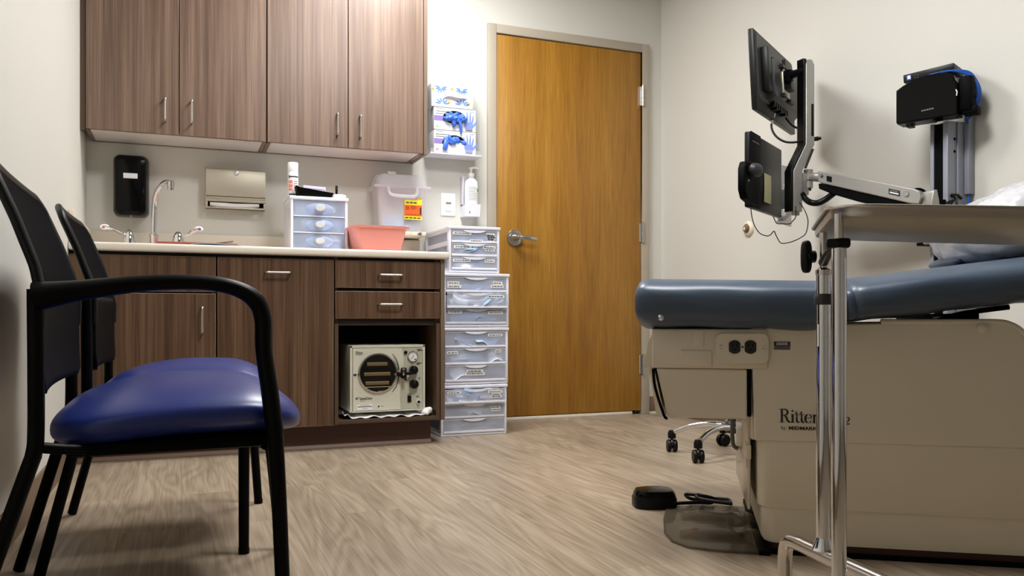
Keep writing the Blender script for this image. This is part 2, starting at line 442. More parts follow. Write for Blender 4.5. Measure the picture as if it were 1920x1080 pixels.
# ceiling troffers (the room's lamps)
def troffer(x,y,sx,sy,power):
    m=M('light_diffuser_%d'%int(y*100),(1,1,1,1),.5,emit=(1,.995,.985,1),es=power)
    tr=thing('ceiling_light','recessed ceiling light panel above the '+('door end of the room' if y>2.5 else 'middle of the room'),'ceiling light',(x,y,ZC),kind='structure')
    f=B(); 
    f.box(x-sx/2-.03,x+sx/2+.03,y-sy/2-.03,y-sy/2,ZC-.012,ZC).box(x-sx/2-.03,x+sx/2+.03,y+sy/2,y+sy/2+.03,ZC-.012,ZC)
    f.box(x-sx/2-.03,x-sx/2,y-sy/2,y+sy/2,ZC-.012,ZC).box(x+sx/2,x+sx/2+.03,y-sy/2,y+sy/2,ZC-.012,ZC)
    f.build('frame',WHITE,tr)
    B().box(x-sx/2,x+sx/2,y-sy/2,y+sy/2,ZC-.006,ZC-.001).build('diffuser',m,tr,smooth=0)
troffer(1.08,1.80,.60,.60,L1P)
troffer(1.00,3.40,.60,.60,L2P)

# ------------------------------------------------------------------ cabinets
def bar_pull(p0,p1,out,parent,r=.0046):
    p0=Vector(p0);p1=Vector(p1);out=Vector(out); d=(p1-p0).normalized()
    b=B().m(NICKEL)
    b.tube([p0,p0+out*.7+d*.0005,p0+out+d*.006,p0+out+d*.012],r,12,5)
    b.cyl(p0+out+d*.012,p1+out-d*.012,r,n=12)
    b.tube([p1+out-d*.012,p1+out-d*.006,p1+out*.7-d*.0005,p1],r,12,5)
    return b.build('handle',NICKEL,parent)
yU=4.0; zU0,zU1=1.386,2.36
def upper(x0,x1,doors,label,left_filler=False,right_panel=False):
    c=thing('wall_cabinet',label,'wall cabinet',((x0+x1)/2,YB,zU0),group='wall cabinets above the counter')
    b=B().m(MELA).box(x0+.001,x1-.001,yU+.024,YB,zU0+.003,zU0+.019)          # bottom board
    b.m(LAM).box(x0,x0+.018,yU+.024,YB,zU0,zU1).box(x1-.018,x1,yU+.024,YB,zU0,zU1).box(x0,x1,yU+.024,YB,zU1-.018,zU1).box(x0,x1,YB-.008,YB,zU0,zU1)
    b.build('cabinet_box',LAM,c,bevel=.0008)
    if right_panel:
        b=B().m(EDGE).box(x1+.0025,x1+.0205,yU+.003,YB,zU0-.001,zU1); b.build('end_panel',LAM,c)
    if left_filler:
        b=B().m(EDGED).box(XL+.001,x0-.001,yU+.006,yU+.024,zU0-.004,zU1); b.build('filler_strip',EDGED,c)
    for (a,d,hx) in doors:
        dz=B().m(LAM).box(a+.0018,d-.0018,yU,yU+.019,zU0+.002,zU1-.002).build('door',LAM,c,bevel=.0012)
        bar_pull((hx,yU,1.444),(hx,yU,1.546),(0,-.028,0),dz)
    return c
upper(-.384,.369,[(-.384,-.008,-.065),(-.008,.369,.045)],'brown wood-grain wall cabinet in the corner above the sink taps',left_filler=True)
upper(.371,1.122,[(.371,.747,.694),(.747,1.122,.804)],'brown wood-grain wall cabinet beside the glove box holder',right_panel=True)
yL=3.61; zT=.835
def base_box(c,x0,x1,closed=True):
    b=B().m(LAMB)
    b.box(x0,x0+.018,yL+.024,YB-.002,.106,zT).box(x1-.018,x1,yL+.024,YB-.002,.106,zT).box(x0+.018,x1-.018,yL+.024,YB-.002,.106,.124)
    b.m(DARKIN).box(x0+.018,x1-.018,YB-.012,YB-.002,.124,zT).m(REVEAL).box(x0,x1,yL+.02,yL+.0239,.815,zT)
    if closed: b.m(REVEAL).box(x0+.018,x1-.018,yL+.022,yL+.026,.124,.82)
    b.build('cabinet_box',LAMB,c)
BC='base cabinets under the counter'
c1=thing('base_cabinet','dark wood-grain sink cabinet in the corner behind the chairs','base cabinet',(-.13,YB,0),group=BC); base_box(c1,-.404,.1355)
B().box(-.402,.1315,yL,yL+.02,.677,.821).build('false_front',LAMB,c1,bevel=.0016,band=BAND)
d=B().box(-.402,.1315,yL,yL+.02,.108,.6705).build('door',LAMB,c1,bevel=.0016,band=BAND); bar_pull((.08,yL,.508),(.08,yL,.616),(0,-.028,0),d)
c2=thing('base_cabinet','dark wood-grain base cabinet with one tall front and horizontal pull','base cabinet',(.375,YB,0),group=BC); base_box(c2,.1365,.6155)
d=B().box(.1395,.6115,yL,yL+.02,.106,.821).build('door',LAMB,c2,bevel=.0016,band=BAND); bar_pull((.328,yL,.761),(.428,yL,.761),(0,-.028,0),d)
c3=thing('base_cabinet','dark wood-grain base cabinet with two drawers above an open sterilizer niche','base cabinet',(.865,YB,0),group=BC)
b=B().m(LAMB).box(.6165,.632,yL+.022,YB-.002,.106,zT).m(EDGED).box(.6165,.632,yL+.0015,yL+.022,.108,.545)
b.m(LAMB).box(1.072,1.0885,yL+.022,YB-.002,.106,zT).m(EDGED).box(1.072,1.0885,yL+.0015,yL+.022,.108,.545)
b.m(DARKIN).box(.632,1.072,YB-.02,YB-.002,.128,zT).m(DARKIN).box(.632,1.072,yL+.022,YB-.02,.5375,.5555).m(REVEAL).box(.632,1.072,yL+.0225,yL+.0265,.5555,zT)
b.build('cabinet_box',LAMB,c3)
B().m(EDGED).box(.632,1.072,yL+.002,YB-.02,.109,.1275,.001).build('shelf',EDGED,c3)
b=B().m(EDGE).box(1.0925,1.112,yL,YB-.002,.108,zT,.0008); b.build('end_panel',EDGED,c3)
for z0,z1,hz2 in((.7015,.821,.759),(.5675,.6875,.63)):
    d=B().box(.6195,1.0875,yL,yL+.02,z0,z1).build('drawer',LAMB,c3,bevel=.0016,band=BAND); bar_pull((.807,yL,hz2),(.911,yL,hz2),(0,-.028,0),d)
tk=thing('toe_kick','dark reddish brown toe kick below the base cabinets','toe kick',(.33,3.68,0))
B().box(-.404,1.062,3.668,3.686,.004,.1055).box(1.044,1.062,3.686,YB-.002,.004,.1055).build('kick_board',TOE,tk,bevel=.001)
b=B().m(COVE); b.prism([(0,0),(.012,0),(.012,.004),(.007,.010),(.004,.018),(0,.018)],(-.404,3.668,0),(0,-1,0),(0,0,1),(1.466,0,0)); b.build('cove_strip',COVE,tk)
# countertop with backsplash
ct=thing('countertop','pale speckled countertop with rounded front edge','countertop',(.36,YB,.835))
b=B().m(COUNT).box(-.404,1.128,3.585,YB-.001,.8355,.868,.009,4); b.build('worktop',COUNT,ct)
b=B().m(SPLASH).box(-.384,1.128,YB-.02,YB-.001,.868,.972,.003); b.build('backsplash',SPLASH,ct)
b=B().m(SPLASH).prism([(0,0),(.68,0),(.68,.104),(.03,.104),(0,.085)],(-.404,3.598,.868),(0,1,0),(0,0,1),(.02,0,0)); b.build('backsplash',SPLASH,ct)
# ------------------------------------------------------------------ sink taps and things on the wall
zc=.868
fa=thing('faucet','chrome gooseneck faucet with two wrist-blade handles behind the counter edge','faucet',(-.112,4.1,zc))
b=B().m(CHROME).lathe([(.026,0),(.026,.004),(.020,.008),(.0185,.07),(.0205,.074),(.0205,.082),(.0125,.086)],(-.115,4.1,zc),n=28)
b.tube([(-.115,4.1,zc+.07),(-.115,4.1,zc+.12),(-.112,4.098,zc+.20),(-.104,4.08,zc+.258),(-.085,4.05,zc+.294),(-.062,4.015,zc+.309),(-.046,3.995,zc+.306)],.0112,18,8)
sp=b.build('spout',CHROME,fa)
B().m(CHROMEW).lathe([(.011,.018),(.0145,.014),(.0145,-.010),(.0128,-.012),(.0128,-.024),(.0115,-.026)],(-.043,3.99,1.162),n=24).build('aerator',CHROMEW,sp)
for hx,tip,dotm,nm in(((-.216),(-.318,4.03,.966),RED,1),(-.012,(.082,4.02,.970),BLU,2)):
    b=B().m(CHROME).lathe([(.0285,0),(.0285,.025),(.0265,.052),(.020,.078),(.011,.094),(.0,.099)],(hx,4.09,zc),n=28)
    h=b.build('handle',CHROME,fa)
    s=1 if tip[0]>hx else -1
    b=B().m(CHROME)
    b.tube([(hx,4.088,zc+.078),(hx+s*.026,4.08,zc+.076),(hx+s*.052,4.06,zc+.088),(tip[0]-s*.024,tip[1]+.008,tip[2]-.003),(tip[0],tip[1],tip[2]+.004)],[.012,.009,.0115,.0175,.0155],14,6,up=(0,.3,1),flat=.45)
    blade=b.build('blade',CHROME,h)
    d=Vector(tip)
    B().m(WHITE).superell((d.x-s*.008,d.y-.0075,d.z+.002),.019,.003,.0125,1,1,20,10).m(dotm).superell((d.x-s*.004,d.y-.0105,d.z+.002),.006,.001,.006,1,1,16,8).build('marker',WHITE,blade,label='red hot marker' if nm==1 else 'blue cold marker')
# soap dispenser
sd=thing('soap_dispenser','black wall-mounted soap dispenser with small white label','soap dispenser',(-.217,YB,1.03))
rings=[]
for k,(y,g) in enumerate(((YB,.0),(YB-.045,.0),(YB-.08,-.004),(YB-.1,-.012),(YB-.108,-.03))):
    rr=[]
    for px,pz in rrect(-.291-g,-.1395+g,1.045-g*.6,1.318+g,.022+abs(g)*.3,6):
        bow=.010*(1-((px+.2155)/.076)**2) if True else 0
        rr.append(Vector((px,y,pz+(bow if pz>1.2 else -bow*.9))))
    rings.append(rr)
b=B().m(BLACKG).loft(rings); b.build('cover',BLACKG,sd)
b=B().m(BLACKG).lathe([(.03,0),(.028,.006),(.01,.012)],(-.213,YB-.098,1.075),(0,-1,0),24,sx=1.9,sy=1,ref=(1,0,0)); b.build('push_bar',BLACKG,sd)
B().m(WHITE).box(-.2455,-.1855,YB-.1105,YB-.107,1.2085,1.2325,.004).build('window_label',WHITE,sd)
B().m(NICKEL).sph((-.213,YB-.1,1.0365),.004,12).build('nozzle',NICKEL,sd)
# paper towel dispenser
pt=thing('paper_towel_dispenser','stainless steel folded paper towel dispenser on wall above counter','paper towel dispenser',(.248,YB,1.09))
x0,x1=.1075,.383; y0=YB-.075
b=B().m(STEEL); b.box(x0,x0+.004,y0,YB,1.095,1.284).box(x1-.004,x1,y0,YB,1.095,1.284).box(x0,x1,y0,YB,1.280,1.284).box(x0,x1,YB-.004,YB,1.095,1.284)
b.m(BLACKM).box(x0+.004,x1-.004,y0+.03,YB-.004,1.11,1.14)
b.build('cabinet',STEEL,pt,bevel=.0015)
B().m(STEEL).box(x0+.002,x1-.002,y0-.004,y0+.002,1.153,1.2805,.0025).build('door',STEEL,pt)
b=B().m(STEEL); b.prism([(0,0),(.010,.002),(.012,.012),(.006,.016),(.008,.024),(0,.026)],(x0+.002,y0+.004,1.126),(0,-1,0),(0,0,1),(x1-x0-.004,0,0)); b.build('lip',STEEL,pt)
b=B().m(STEEL).box(x0+.002,x0+.010,y0-.002,y0+.006,1.095,1.128,.002).box(x1-.010,x1-.002,y0-.002,y0+.006,1.095,1.128,.002).box(x0+.002,x1-.002,y0-.001,y0+.004,1.095,1.101,.002); b.build('slot_frame',STEEL,pt)
B().m(NICKEL).lathe([(.011,0),(.011,.002),(.009,.003)],(.248,y0-.004,1.266),(0,-1,0),24).m(WHITE).lathe([(.007,.003),(.006,.0036)],(.248,y0-.004,1.266),(0,-1,0),20).build('lock',NICKEL,pt)
tw=B().m(WHITEM); 
def ft(u,v):
    x=x0+.02+u*.225; return Vector((x,y0+.012-.016*math.sin(math.pi*v)-.003*math.sin(u*9),1.099+.024*v+.010*(abs(u-.5)*2)**2*(1-v)))
tw.grid(ft,18,6); o=one(tw,'paper_towel',WHITEM,'white folded paper towel showing in the steel dispenser slot','paper towel',(.248,y0,1.1))
o.modifiers.new('t','SOLIDIFY').thickness=.002
# wash basin, small items at the sink
b=B().m(REDT); b.loft([[Vector((x,y,.8685)) for x,y in rrect(-.085,.215,3.74,4.0,.03)],[Vector((x,y,.888)) for x,y in rrect(-.10,.23,3.725,4.015,.035)],[Vector((x,y,.889)) for x,y in rrect(-.094,.224,3.731,4.009,.033)],[Vector((x,y,.873)) for x,y in rrect(-.08,.21,3.745,3.995,.03)]])
one(b,'shallow_tray',REDT,'shallow terracotta coloured tray lying by the sink taps','tray',(.07,3.87,.868))
def sheet(name,c,sx,sy,ang,mat,label,cat,amp=.004,z=.869,tilt=0):
    b=B().m(mat); rnd=random.uniform(0,9)
    def f(u,v):
        x=(u-.5)*sx;y=(v-.5)*sy
        return Vector((c[0]+x*math.cos(ang)-y*math.sin(ang),c[1]+x*math.sin(ang)+y*math.cos(ang),z+amp*(1+math.sin(u*5+rnd)*math.cos(v*4+rnd))+tilt*u))
    b.grid(f,12,10); o=one(b,name,mat,label,cat,(c[0],c[1],z)); md=o.modifiers.new('t','SOLIDIFY'); md.thickness=.0015; md.offset=1; return o
sheet('wrap_sheet',(.14,3.655,0),.20,.10,-.10,PALEB,'pale blue folded wrap lying near the counter edge','wrap',amp=.003,z=.8695)
sheet('paper_liner',(.27,3.68,0),.17,.09,.05,WHITEM,'white paper sheet lying flat on counter beside the blue wrap','paper',amp=.0012,z=.8692)
b=B().m(WOODS).box(.0,.125,-.012,.012,0,.005,.002); b.bm.transform(Matrix.Translation((.095,3.93,.893))@Matrix.Rotation(R(5),4,'Z')@Matrix.Rotation(R(-9),4,'Y'))
one(b,'wooden_spatula',WOODS,'brown wooden stick resting on the terracotta tray','stick',(.16,3.93,.893))
b=B().m(CREAM).box(XL+.001,XL+.022,3.592,3.61,.955,.99,.003); one(b,'wall_clip',CREAM,'small cream clip on the left wall at the splash end','clip',(XL+.01,3.6,.955))

# ------------------------------------------------------------------ drawer units
def label_bm(x,z,w,h,y,lines=2):
    b=B().m(LABEL).box(x,x+w,y-.0012,y,z,z+h).m(INKS)
    for k in range(lines):
        zz=z+h*(k+.5)/lines; xx=x+w*.08
        while xx<x+w*.9:
            l=random.uniform(.006,.016); l=min(l,x+w*.92-xx)
            if l<.003: break
            b.box(xx,xx+l,y-.0016,y-.0012,zz-h*.14/lines*1.4,zz+h*.14/lines*1.4); xx+=l+.003
    return b
def pouch(b,c,sx,sz,ang,mat,bend,tilt):
    """one crumpled pouch standing/leaning in a drawer"""
    ph=random.uniform(0,6)
    Mx=Matrix.Translation(c)@Matrix.Rotation(ang,4,'Y')@Matrix.Rotation(tilt,4,'X')
    b.m(mat); b.grid(lambda u,v: Mx@Vector(((u-.5)*sx,bend*math.sin(u*math.pi)+.004*math.sin(v*7+ph),(v-.5)*sz+.006*math.sin(u*6+ph))),6,4)
def heap(x0,x1,y0,y1,z0,h,n,mats):
    b=B()
    for k in range(n):
        sx=random.uniform(.06,.12);sz=random.uniform(.03,.055)
        m=random.choice(mats); a=random.uniform(-.42,.42); t=random.uniform(-.75,.12)
        hx=abs(sx*math.cos(a))/2+abs(sz*math.sin(a))/2; hz=abs(sx*math.sin(a))/2+abs(sz*math.cos(a))/2*abs(math.cos(t))+.008
        c=(random.uniform(x0+hx,x1-hx),y0+.010+(y1-y0-.05)*random.random()**4,z0+hz+random.random()*max(0,h-2*hz))
        pouch(b,c,sx,sz,a,m,random.uniform(-.012,.012),t)
    for k in range(max(2,n//4)):   # lying flat layers
        zz=z0+.004+k*.006
        b.m(random.choice(mats)); ph=random.uniform(0,6)
        xa=random.uniform(x0+.004,x0+.05); xb=random.uniform(x1-.08,x1-.006)
        b.grid(lambda u,v: Vector((xa+(xb-xa)*u,y0+.012+(y1-y0-.08)*v,zz+.004*math.sin(u*8+ph)+.003*math.cos(v*5+ph))),10,4)
    return b
def drawer_unit(name,label,x0,x1,y0,y1,z0,z1,nd,labels,pull,cont_label,heaps,group=None,clear=None,side_holes=True,yaw=0,knob=False):
    clear=clear or DFRONT
    u=thing(name,label,'drawer unit',((x0+x1)/2,(y0+y1)/2,z0),group=group)
    W=.013; b=B().m(WHITEB)
    b.box(x0-.004,x1+.004,y0-.006,y1,z1-.016,z1,.004).box(x0,x1,y0+.002,y1,z0,z0+.012,.003)
    b.box(x0+.012,x1-.012,y1-.004,y1,z0+.01,z1-.014)
    dh=(z1-z0-.03)/nd
    for xa,xb in((x0,x0+W),(x1-W,x1)):
        if side_holes:
            b.box(xa,xb,y0,y0+.03,z0+.01,z1-.014,.003).box(xa,xb,y1-.03,y1,z0+.01,z1-.014,.003)
            for k in range(nd+1):
                zz=z0+.012+k*dh; b.box(xa+.002,xb-.002,y0+.028,y1-.028,max(z0+.01,zz-.010),min(z1-.014,zz+.012))
            b.m(DFRONT).box(xa+.005,xa+.007,y0+.028,y1-.028,z0+.012,z1-.016).m(WHITEB)
        else: b.box(xa,xb,y0,y1,z0+.01,z1-.014,.003)
    b.build('frame',WHITEB,u)
    for k in range(nd):
        za=z0+.014+(nd-1-k)*dh; zb=za+dh-.0035; xa,xb=x0+W+.001,x1-W-.001; po=pull[k]; ya=y0-po
        b=B().m(clear).box(xa,xb,ya,ya+.0022,za,zb)
        b.box(xa,xa+.0018,ya+.002,y1-.012,za,zb-.012).box(xb-.0018,xb,ya+.002,y1-.012,za,zb-.012).box(xa,xb,ya+.002,y1-.012,za,za+.0018)
        b.m(WHITEB)
        if knob:
            b.box(xa,xb,ya-.002,ya+.002,za-.001,za+.0035)
        else:
            b.box(xa,xb,ya-.002,ya+.003,za,za+.011,.001)
            cx=(xa+xb)/2
            b.prism([(-.062,0),(.062,0),(.05,-.006),(.03,-.0115),(0,-.0135),(-.03,-.0115),(-.05,-.006)],(cx,ya+.001,zb),(1,0,0),(0,0,1),(0,-.007,0))
            b.box(xa,xb,ya-.001,ya+.003,zb-.003,zb)
        dr=b.build('drawer',clear,u)
        if knob:
            cx=(xa+xb)/2;cz=(za+zb)/2
            b=B().m(clear).lathe([(.066,0),(.062,.006),(.05,.010),(.02,.012)],(cx,ya+.004,cz),(0,-1,0),32,sx=1,sy=.42,ref=(1,0,0)).build('handle_recess',clear,dr)
            B().m(MGREYW).lathe([(.019,0),(.022,.006),(.0225,.018),(.020,.021)],(cx,ya-.004,cz+.002),(0,-1,0),28,sx=1,sy=.62,ref=(1,0,0)).build('knob',MGREYW,dr)
        for (lx,lz,lw,lh,ln) in labels[k]:
            label_bm(xa+lx*(xb-xa-lw),za+lz*(zb-za-lh),lw,lh,ya-.0005,ln).build('label',LABEL,dr)
        ht,n,mats,cl,cat,nm=heaps[k]
        if n:
            hb=heap(xa+.006,xb-.006,ya+.004,y1-.03,za+.003,(zb-za)*ht,n,mats)
            one(hb,nm,POUW,cl,cat,((xa+xb)/2,ya+.05,za),kind='stuff',smooth=60)
    return u
MGREYW=M('knob_grey',srgb(205,205,206),.4)
WB=[POUW,POUB,POUB,PALEB]; WW=[POUW,POUW,PALEB]; BB=[POUB,POUB,PALEB]
G='plastic drawer units stacked beside the door'
def hp(ht,n,m,where): return (ht,n,m,'heap of blue and white sterile pouches in '+where,'pouches','sterile_pouches')
ts=3.80
drawer_unit('drawer_unit','topmost and narrowest white three-drawer unit of the tower beside the door',1.200,1.462,ts+.03,YB-.03,.790,1.016,3,
 [[(.04,.82,.095,.014,1),(.93,.75,.042,.014,1),(.95,.55,.046,.014,1),(.95,.38,.044,.014,1),(.93,.2,.036,.012,1),(.55,.08,.066,.014,1)],[(.08,.8,.09,.014,1),(.95,.8,.066,.014,1),(.93,.56,.05,.013,1)],[(.04,.8,.09,.014,1),(.93,.8,.052,.015,1)]],(0,0,0),'',
 [hp(.45,8,BB,'top drawer of the narrowest tower unit'),hp(.62,16,BB,'middle drawer of the narrowest tower unit'),hp(.6,17,WB,'lowest drawer of the narrowest tower unit')],G)
drawer_unit('drawer_unit','white three-drawer unit second from the top of the tower, middle drawer pulled out',1.165,1.503,ts+.01,YB-.04,.526,.786,3,
 [[(.03,.62,.06,.015,1),(.03,.36,.07,.014,1),(.92,.66,.05,.015,1),(.94,.40,.066,.015,1)],[(.92,.84,.088,.014,1)],[(.04,.86,.07,.014,1),(.92,.8,.076,.014,1)]],(0,.02,0),'',
 [hp(.55,12,WB,'top drawer of the second tower unit'),hp(.8,20,WW,'pulled out drawer of the second tower unit'),hp(.75,24,BB,'lowest drawer of the second tower unit')],G)
drawer_unit('drawer_unit','white three-drawer unit third from the top of the tower, mostly white packets inside',1.160,1.497,ts+.005,YB-.04,.248,.523,3,
 [[(.93,.82,.075,.013,1)],[(.03,.80,.055,.014,1),(.92,.88,.03,.014,1)],[(.48,.66,.085,.015,1),(.48,.46,.1,.015,1)]],(0,0,0),'',
 [hp(.8,12,WW,'top drawer of the third tower unit'),hp(.6,14,WB,'middle drawer of the third tower unit'),hp(.55,11,WW,'lowest drawer of the third tower unit')],G)
drawer_unit('drawer_unit','white three-drawer unit standing on the floor at the bottom of the tower',1.152,1.490,ts+.005,YB-.04,.0,.245,3,
 [[(.05,.86,.07,.013,1),(.93,.84,.075,.013,1),(.90,.62,.045,.013,1),(.92,.42,.056,.013,1)],[(.92,.72,.05,.013,1),(.92,.5,.046,.013,1)],[]],(.02,0,0),'',
 [hp(.75,22,WW,'top drawer of the floor-standing tower unit'),hp(.7,6,[POUW],'middle drawer of the floor-standing tower unit'),(.0,0,None,'','','')],G)
# cotton swabs in the lowest drawer
b=B()
for k in range(26):
    x=random.uniform(1.20,1.30); y=random.uniform(3.812,3.84); z=.019+.0016*k; l=random.uniform(.12,.15); a=random.uniform(-.12,.12); s=random.choice((-1,1))
    if s<0: x+=l
    b.m(WOODS if k%3==0 else COTTON).cyl((x,y,z),(x+s*l,y+.02*a,z+.02*a),.0013,n=6); b.m(COTTON).superell((x+s*l,y+.02*a,z+.02*a),.013,.006,.006,1,1,10,6)
    b.superell((x,y,z),.008,.004,.004,1,1,8,6)
one(b,'cotton_swabs',COTTON,'cotton swabs filling the lowest drawer of the floor-standing tower unit','cotton swabs',(1.32,3.88,.02),kind='stuff')
# small unit on the counter
drawer_unit('drawer_unit','white drawer unit with three clear blue drawers standing on the countertop',.458,.715,3.84,4.10,.868,1.122,3,[[],[],[]],(0,0,0),'',
 [(.55,4,[POUW],'white packets in the top drawer of the counter unit','packets','white_packets'),(.6,6,[POUW,POUW,PALEB],'white packets in the middle drawer of the counter unit','packets','white_packets'),(.55,6,[POUW,PALEB,PALEB],'pale packets in the lowest drawer of the counter unit','packets','white_packets')],None,DFRONT2,side_holes=False,knob=True)
# white basket in top counter drawer
b=B().m(WHITE)
for i in range(6): b.box(.485+i*.0135,.489+i*.0135,3.855,3.858,1.054,1.092)
for zz in(1.054,1.071,1.089): b.box(.485,.5565,3.855,3.858,zz,zz+.004)
b.box(.485,.5565,3.858,3.95,1.0535,1.0555)
one(b,'small_basket',WHITE,'small white grid basket inside the top drawer of the counter unit','basket',(.52,3.86,1.054))
# on top of the counter unit
zt=1.122
can=thing('spray_can','tall white spray can with orange and black label on counter unit','spray can',(.484,3.97,zt))
b=B().m(WHITE).lathe([(.022,0),(.0245,.003),(.0245,.125),(.0235,.128)],(.484,3.97,zt),n=30); b.build('can',WHITE,can)
B().m(WHITE).lathe([(.024,.128),(.0245,.13),(.0245,.168),(.0225,.171),(.0,.171)],(.484,3.97,zt),n=30).build('cap',WHITE,can)
b=B()
def wrap(b,m,a0,a1,z0,z1,r=.0249):
    b.m(m); n=10
    b.grid(lambda u,v: Vector((.484+r*math.sin(a0+(a1-a0)*u),3.97-r*math.cos(a0+(a1-a0)*u),zt+z0+(z1-z0)*v)),n,1)
wrap(b,INK,-.75,1.0,.100,.106); wrap(b,INK,-.95,-.7,.097,.109)
for k,(za,zb) in enumerate(((.072,.086),(.052,.068),(.038,.048))):
    for j in range(3): wrap(b,ORG,-.95+j*.28,-.95+j*.28+.2,za,zb)
for k in range(5): wrap(b,INKS,.05,.8,.040+k*.010,.043+k*.010)
wrap(b,INK,-.9,.5,.018,.024); wrap(b,GRN,-.9,-.1,.006,.012)
b.build('label',ORG,can,recalc=False)
kt=thing('black_tray','black open tray holding a lavender packet on counter unit','tray',(.57,3.9,zt))
b=B().m(BLACKM); b.loft([[Vector((x,y,zt+.001)) for x,y in rrect(.495,.645,3.855,3.935,.012)],[Vector((x,y,zt+.024+.03*max(0,(.53-x)/.05))) for x,y in rrect(.485,.655,3.85,3.94,.014)],[Vector((x,y,zt+.024+.03*max(0,(.53-x)/.05))) for x,y in rrect(.489,.651,3.854,3.936,.012)],[Vector((x,y,zt+.005)) for x,y in rrect(.498,.642,3.858,3.932,.011)]])
b.build('shell',BLACKM,kt)
b=B().m(LAV).box(0,.104,0,.03,0,.047,.003).m(WHITEM).box(.018,.098,-.0006,0,.008,.034).m(PURP)
for q in((.018,.098,.033,.035),(.018,.098,.007,.009),(.018,.020,.008,.034),(.096,.098,.008,.034),(.03,.085,.020,.023)): b.box(q[0],q[1],-.0012,-.0005,q[2],q[3])
b.bm.transform(Matrix.Translation((.517,3.885,zt+.010))@Matrix.Rotation(R(2.5),4,'Y'))
one(b,'lavender_box',LAV,'lavender and white small packet standing in the black tray','packet',(.57,3.89,zt+.01))
td=thing('tape_dispenser','low white rounded dispenser with upright black clip on counter unit','dispenser',(.68,3.89,zt))
B().m(WHITE).superell((.682,3.885,zt+.011),.034,.03,.011,.7,.8,28,12).build('base',WHITE,td)
b=B().m(BLACK).box(.667,.678,3.885,3.897,zt+.016,zt+.064,.004).m(NICKEL).cyl((.6725,3.8855,zt+.05),(.6725,3.8835,zt+.05),.0014,n=8).m(BLACK).box(.645,.69,3.88,3.9,zt+.015,zt+.024,.003); b.build('clip',BLACK,td)
# pink basin
pk=thing('wash_basin','pink plastic wash basin on the countertop in front of sharps container','basin',(.83,3.83,.868))
def ring(x0,x1,y0,y1,r,z): return [Vector((x,y,z)) for x,y in rrect(x0,x1,y0,y1,r,7)]
b=B().m(PINK); b.loft([ring(.742,.935,3.70,3.95,.03,.869),ring(.718,.957,3.68,3.97,.035,.968),ring(.716,.959,3.678,3.972,.035,.974),ring(.706,.969,3.668,3.982,.04,.975),ring(.704,.971,3.666,3.984,.04,.984),ring(.722,.953,3.684,3.966,.035,.985),ring(.746,.931,3.704,3.946,.03,.873)])
b.build('basin',PINK,pk,smooth=50)
# sharps container + bracket
br=thing('sharps_bracket','cream locking wall bracket below the sharps container','bracket',(1.08,YB,.96))
b=B().m(CREAM).box(.945,1.175,YB-.15,YB-.002,.985,1.012,.012).box(1.09,1.17,YB-.158,YB-.145,.989,1.010,.004); b.build('cradle',CREAM,br)
B().m(NICKEL).lathe([(.011,0),(.011,.004),(.008,.005)],(1.135,YB-.158,.999),(0,-1,0),20).m(INK).lathe([(.0035,.0052),(.001,.0056)],(1.135,YB-.158,.999),(0,-1,0),12).build('lock',NICKEL,br)
sc=thing('sharps_container','translucent white sharps container with orange and yellow biohazard label on wall','sharps container',(1.05,YB-.09,1.013))
yb,yf=YB-.012,YB-.145
b=B().m(SHARP); b.loft([ring(.932,1.158,yf+.012,yb,.02,1.014),ring(.914,1.176,yf,yb,.022,1.235)]); b.build('body',SHARP,sc)
b=B().m(SHARP).box(.900,1.196,yf-.012,yb+.004,1.228,1.243,.004)
b.loft([ring(.91,1.184,yf-.002,yb,.03,1.240),ring(.914,1.18,yf+.002,yb-.002,.032,1.275),ring(.93,1.164,yf+.014,yb-.01,.03,1.300),ring(.95,1.145,yf+.03,yb-.02,.025,1.306)])
b.box(.972,1.018,yf+.004,yf+.05,1.297,1.315,.006); b.build('lid',SHARP,sc)
b=B().m(SHARP).tube([(.972,yf-.014,1.234),(.976,yf-.02,1.205),(.988,yf-.024,1.192),(1.02,yf-.026,1.188),(1.08,yf-.026,1.187),(1.105,yf-.024,1.190),(1.118,yf-.02,1.203),(1.122,yf-.014,1.234)],.0085,12,6,up=(0,1,0),flat=.5); b.build('handle',SHARP,sc)
b=B().m(YEL).box(1.058,1.15,yf-.0035,yf-.001,1.072,1.172).m(ORG).box(1.058,1.15,yf-.0042,yf-.0034,1.090,1.146).m(YEL).box(1.13,1.15,yf-.0035,yf-.001,1.172,1.184)
b.m(INK); o_=(1.0735,yf-.0046,1.130); ux,uy=(1,0,0),(0,0,1)
for a in(90,210,330): b.ribbon(circ(.0045*math.cos(R(a)),.0045*math.sin(R(a)),.0038,10,a-140,a+140),.0014,o_,ux,uy)
b.ribbon(circ(0,0,.0085,20),.0011,o_,ux,uy)
for k,w in enumerate((.030,.034,.026)): b.box(1.09,1.09+w,yf-.0047,yf-.0043,1.137-k*.006,1.139-k*.006)
for k in range(5): b.box(1.063+k*.015,1.074+k*.015,yf-.0047,yf-.0043,1.096,1.0985)
b.box(1.138,1.1455,yf-.0047,yf-.0043,1.098,1.134)
for k in range(3): b.box(1.066+k*.02,1.082+k*.02,yf-.0042,yf-.0034,1.155,1.161)
for k in range(4): b.box(1.061+k*.021,1.078+k*.021,yf-.0042,yf-.0034,1.078,1.0835)
b.box(1.132,1.148,yf-.0042,yf-.0034,1.1785,1.1815)
b.build('hazard_label',YEL,sc)
b=heap(.945,1.15,yf+.02,yb-.03,1.02,.075,16,[POUB,PALEB,POUB]); one(b,'used_sharps',POUB,'blue waste heaped inside the translucent sharps container','waste',(1.05,YB-.08,1.02),kind='stuff')
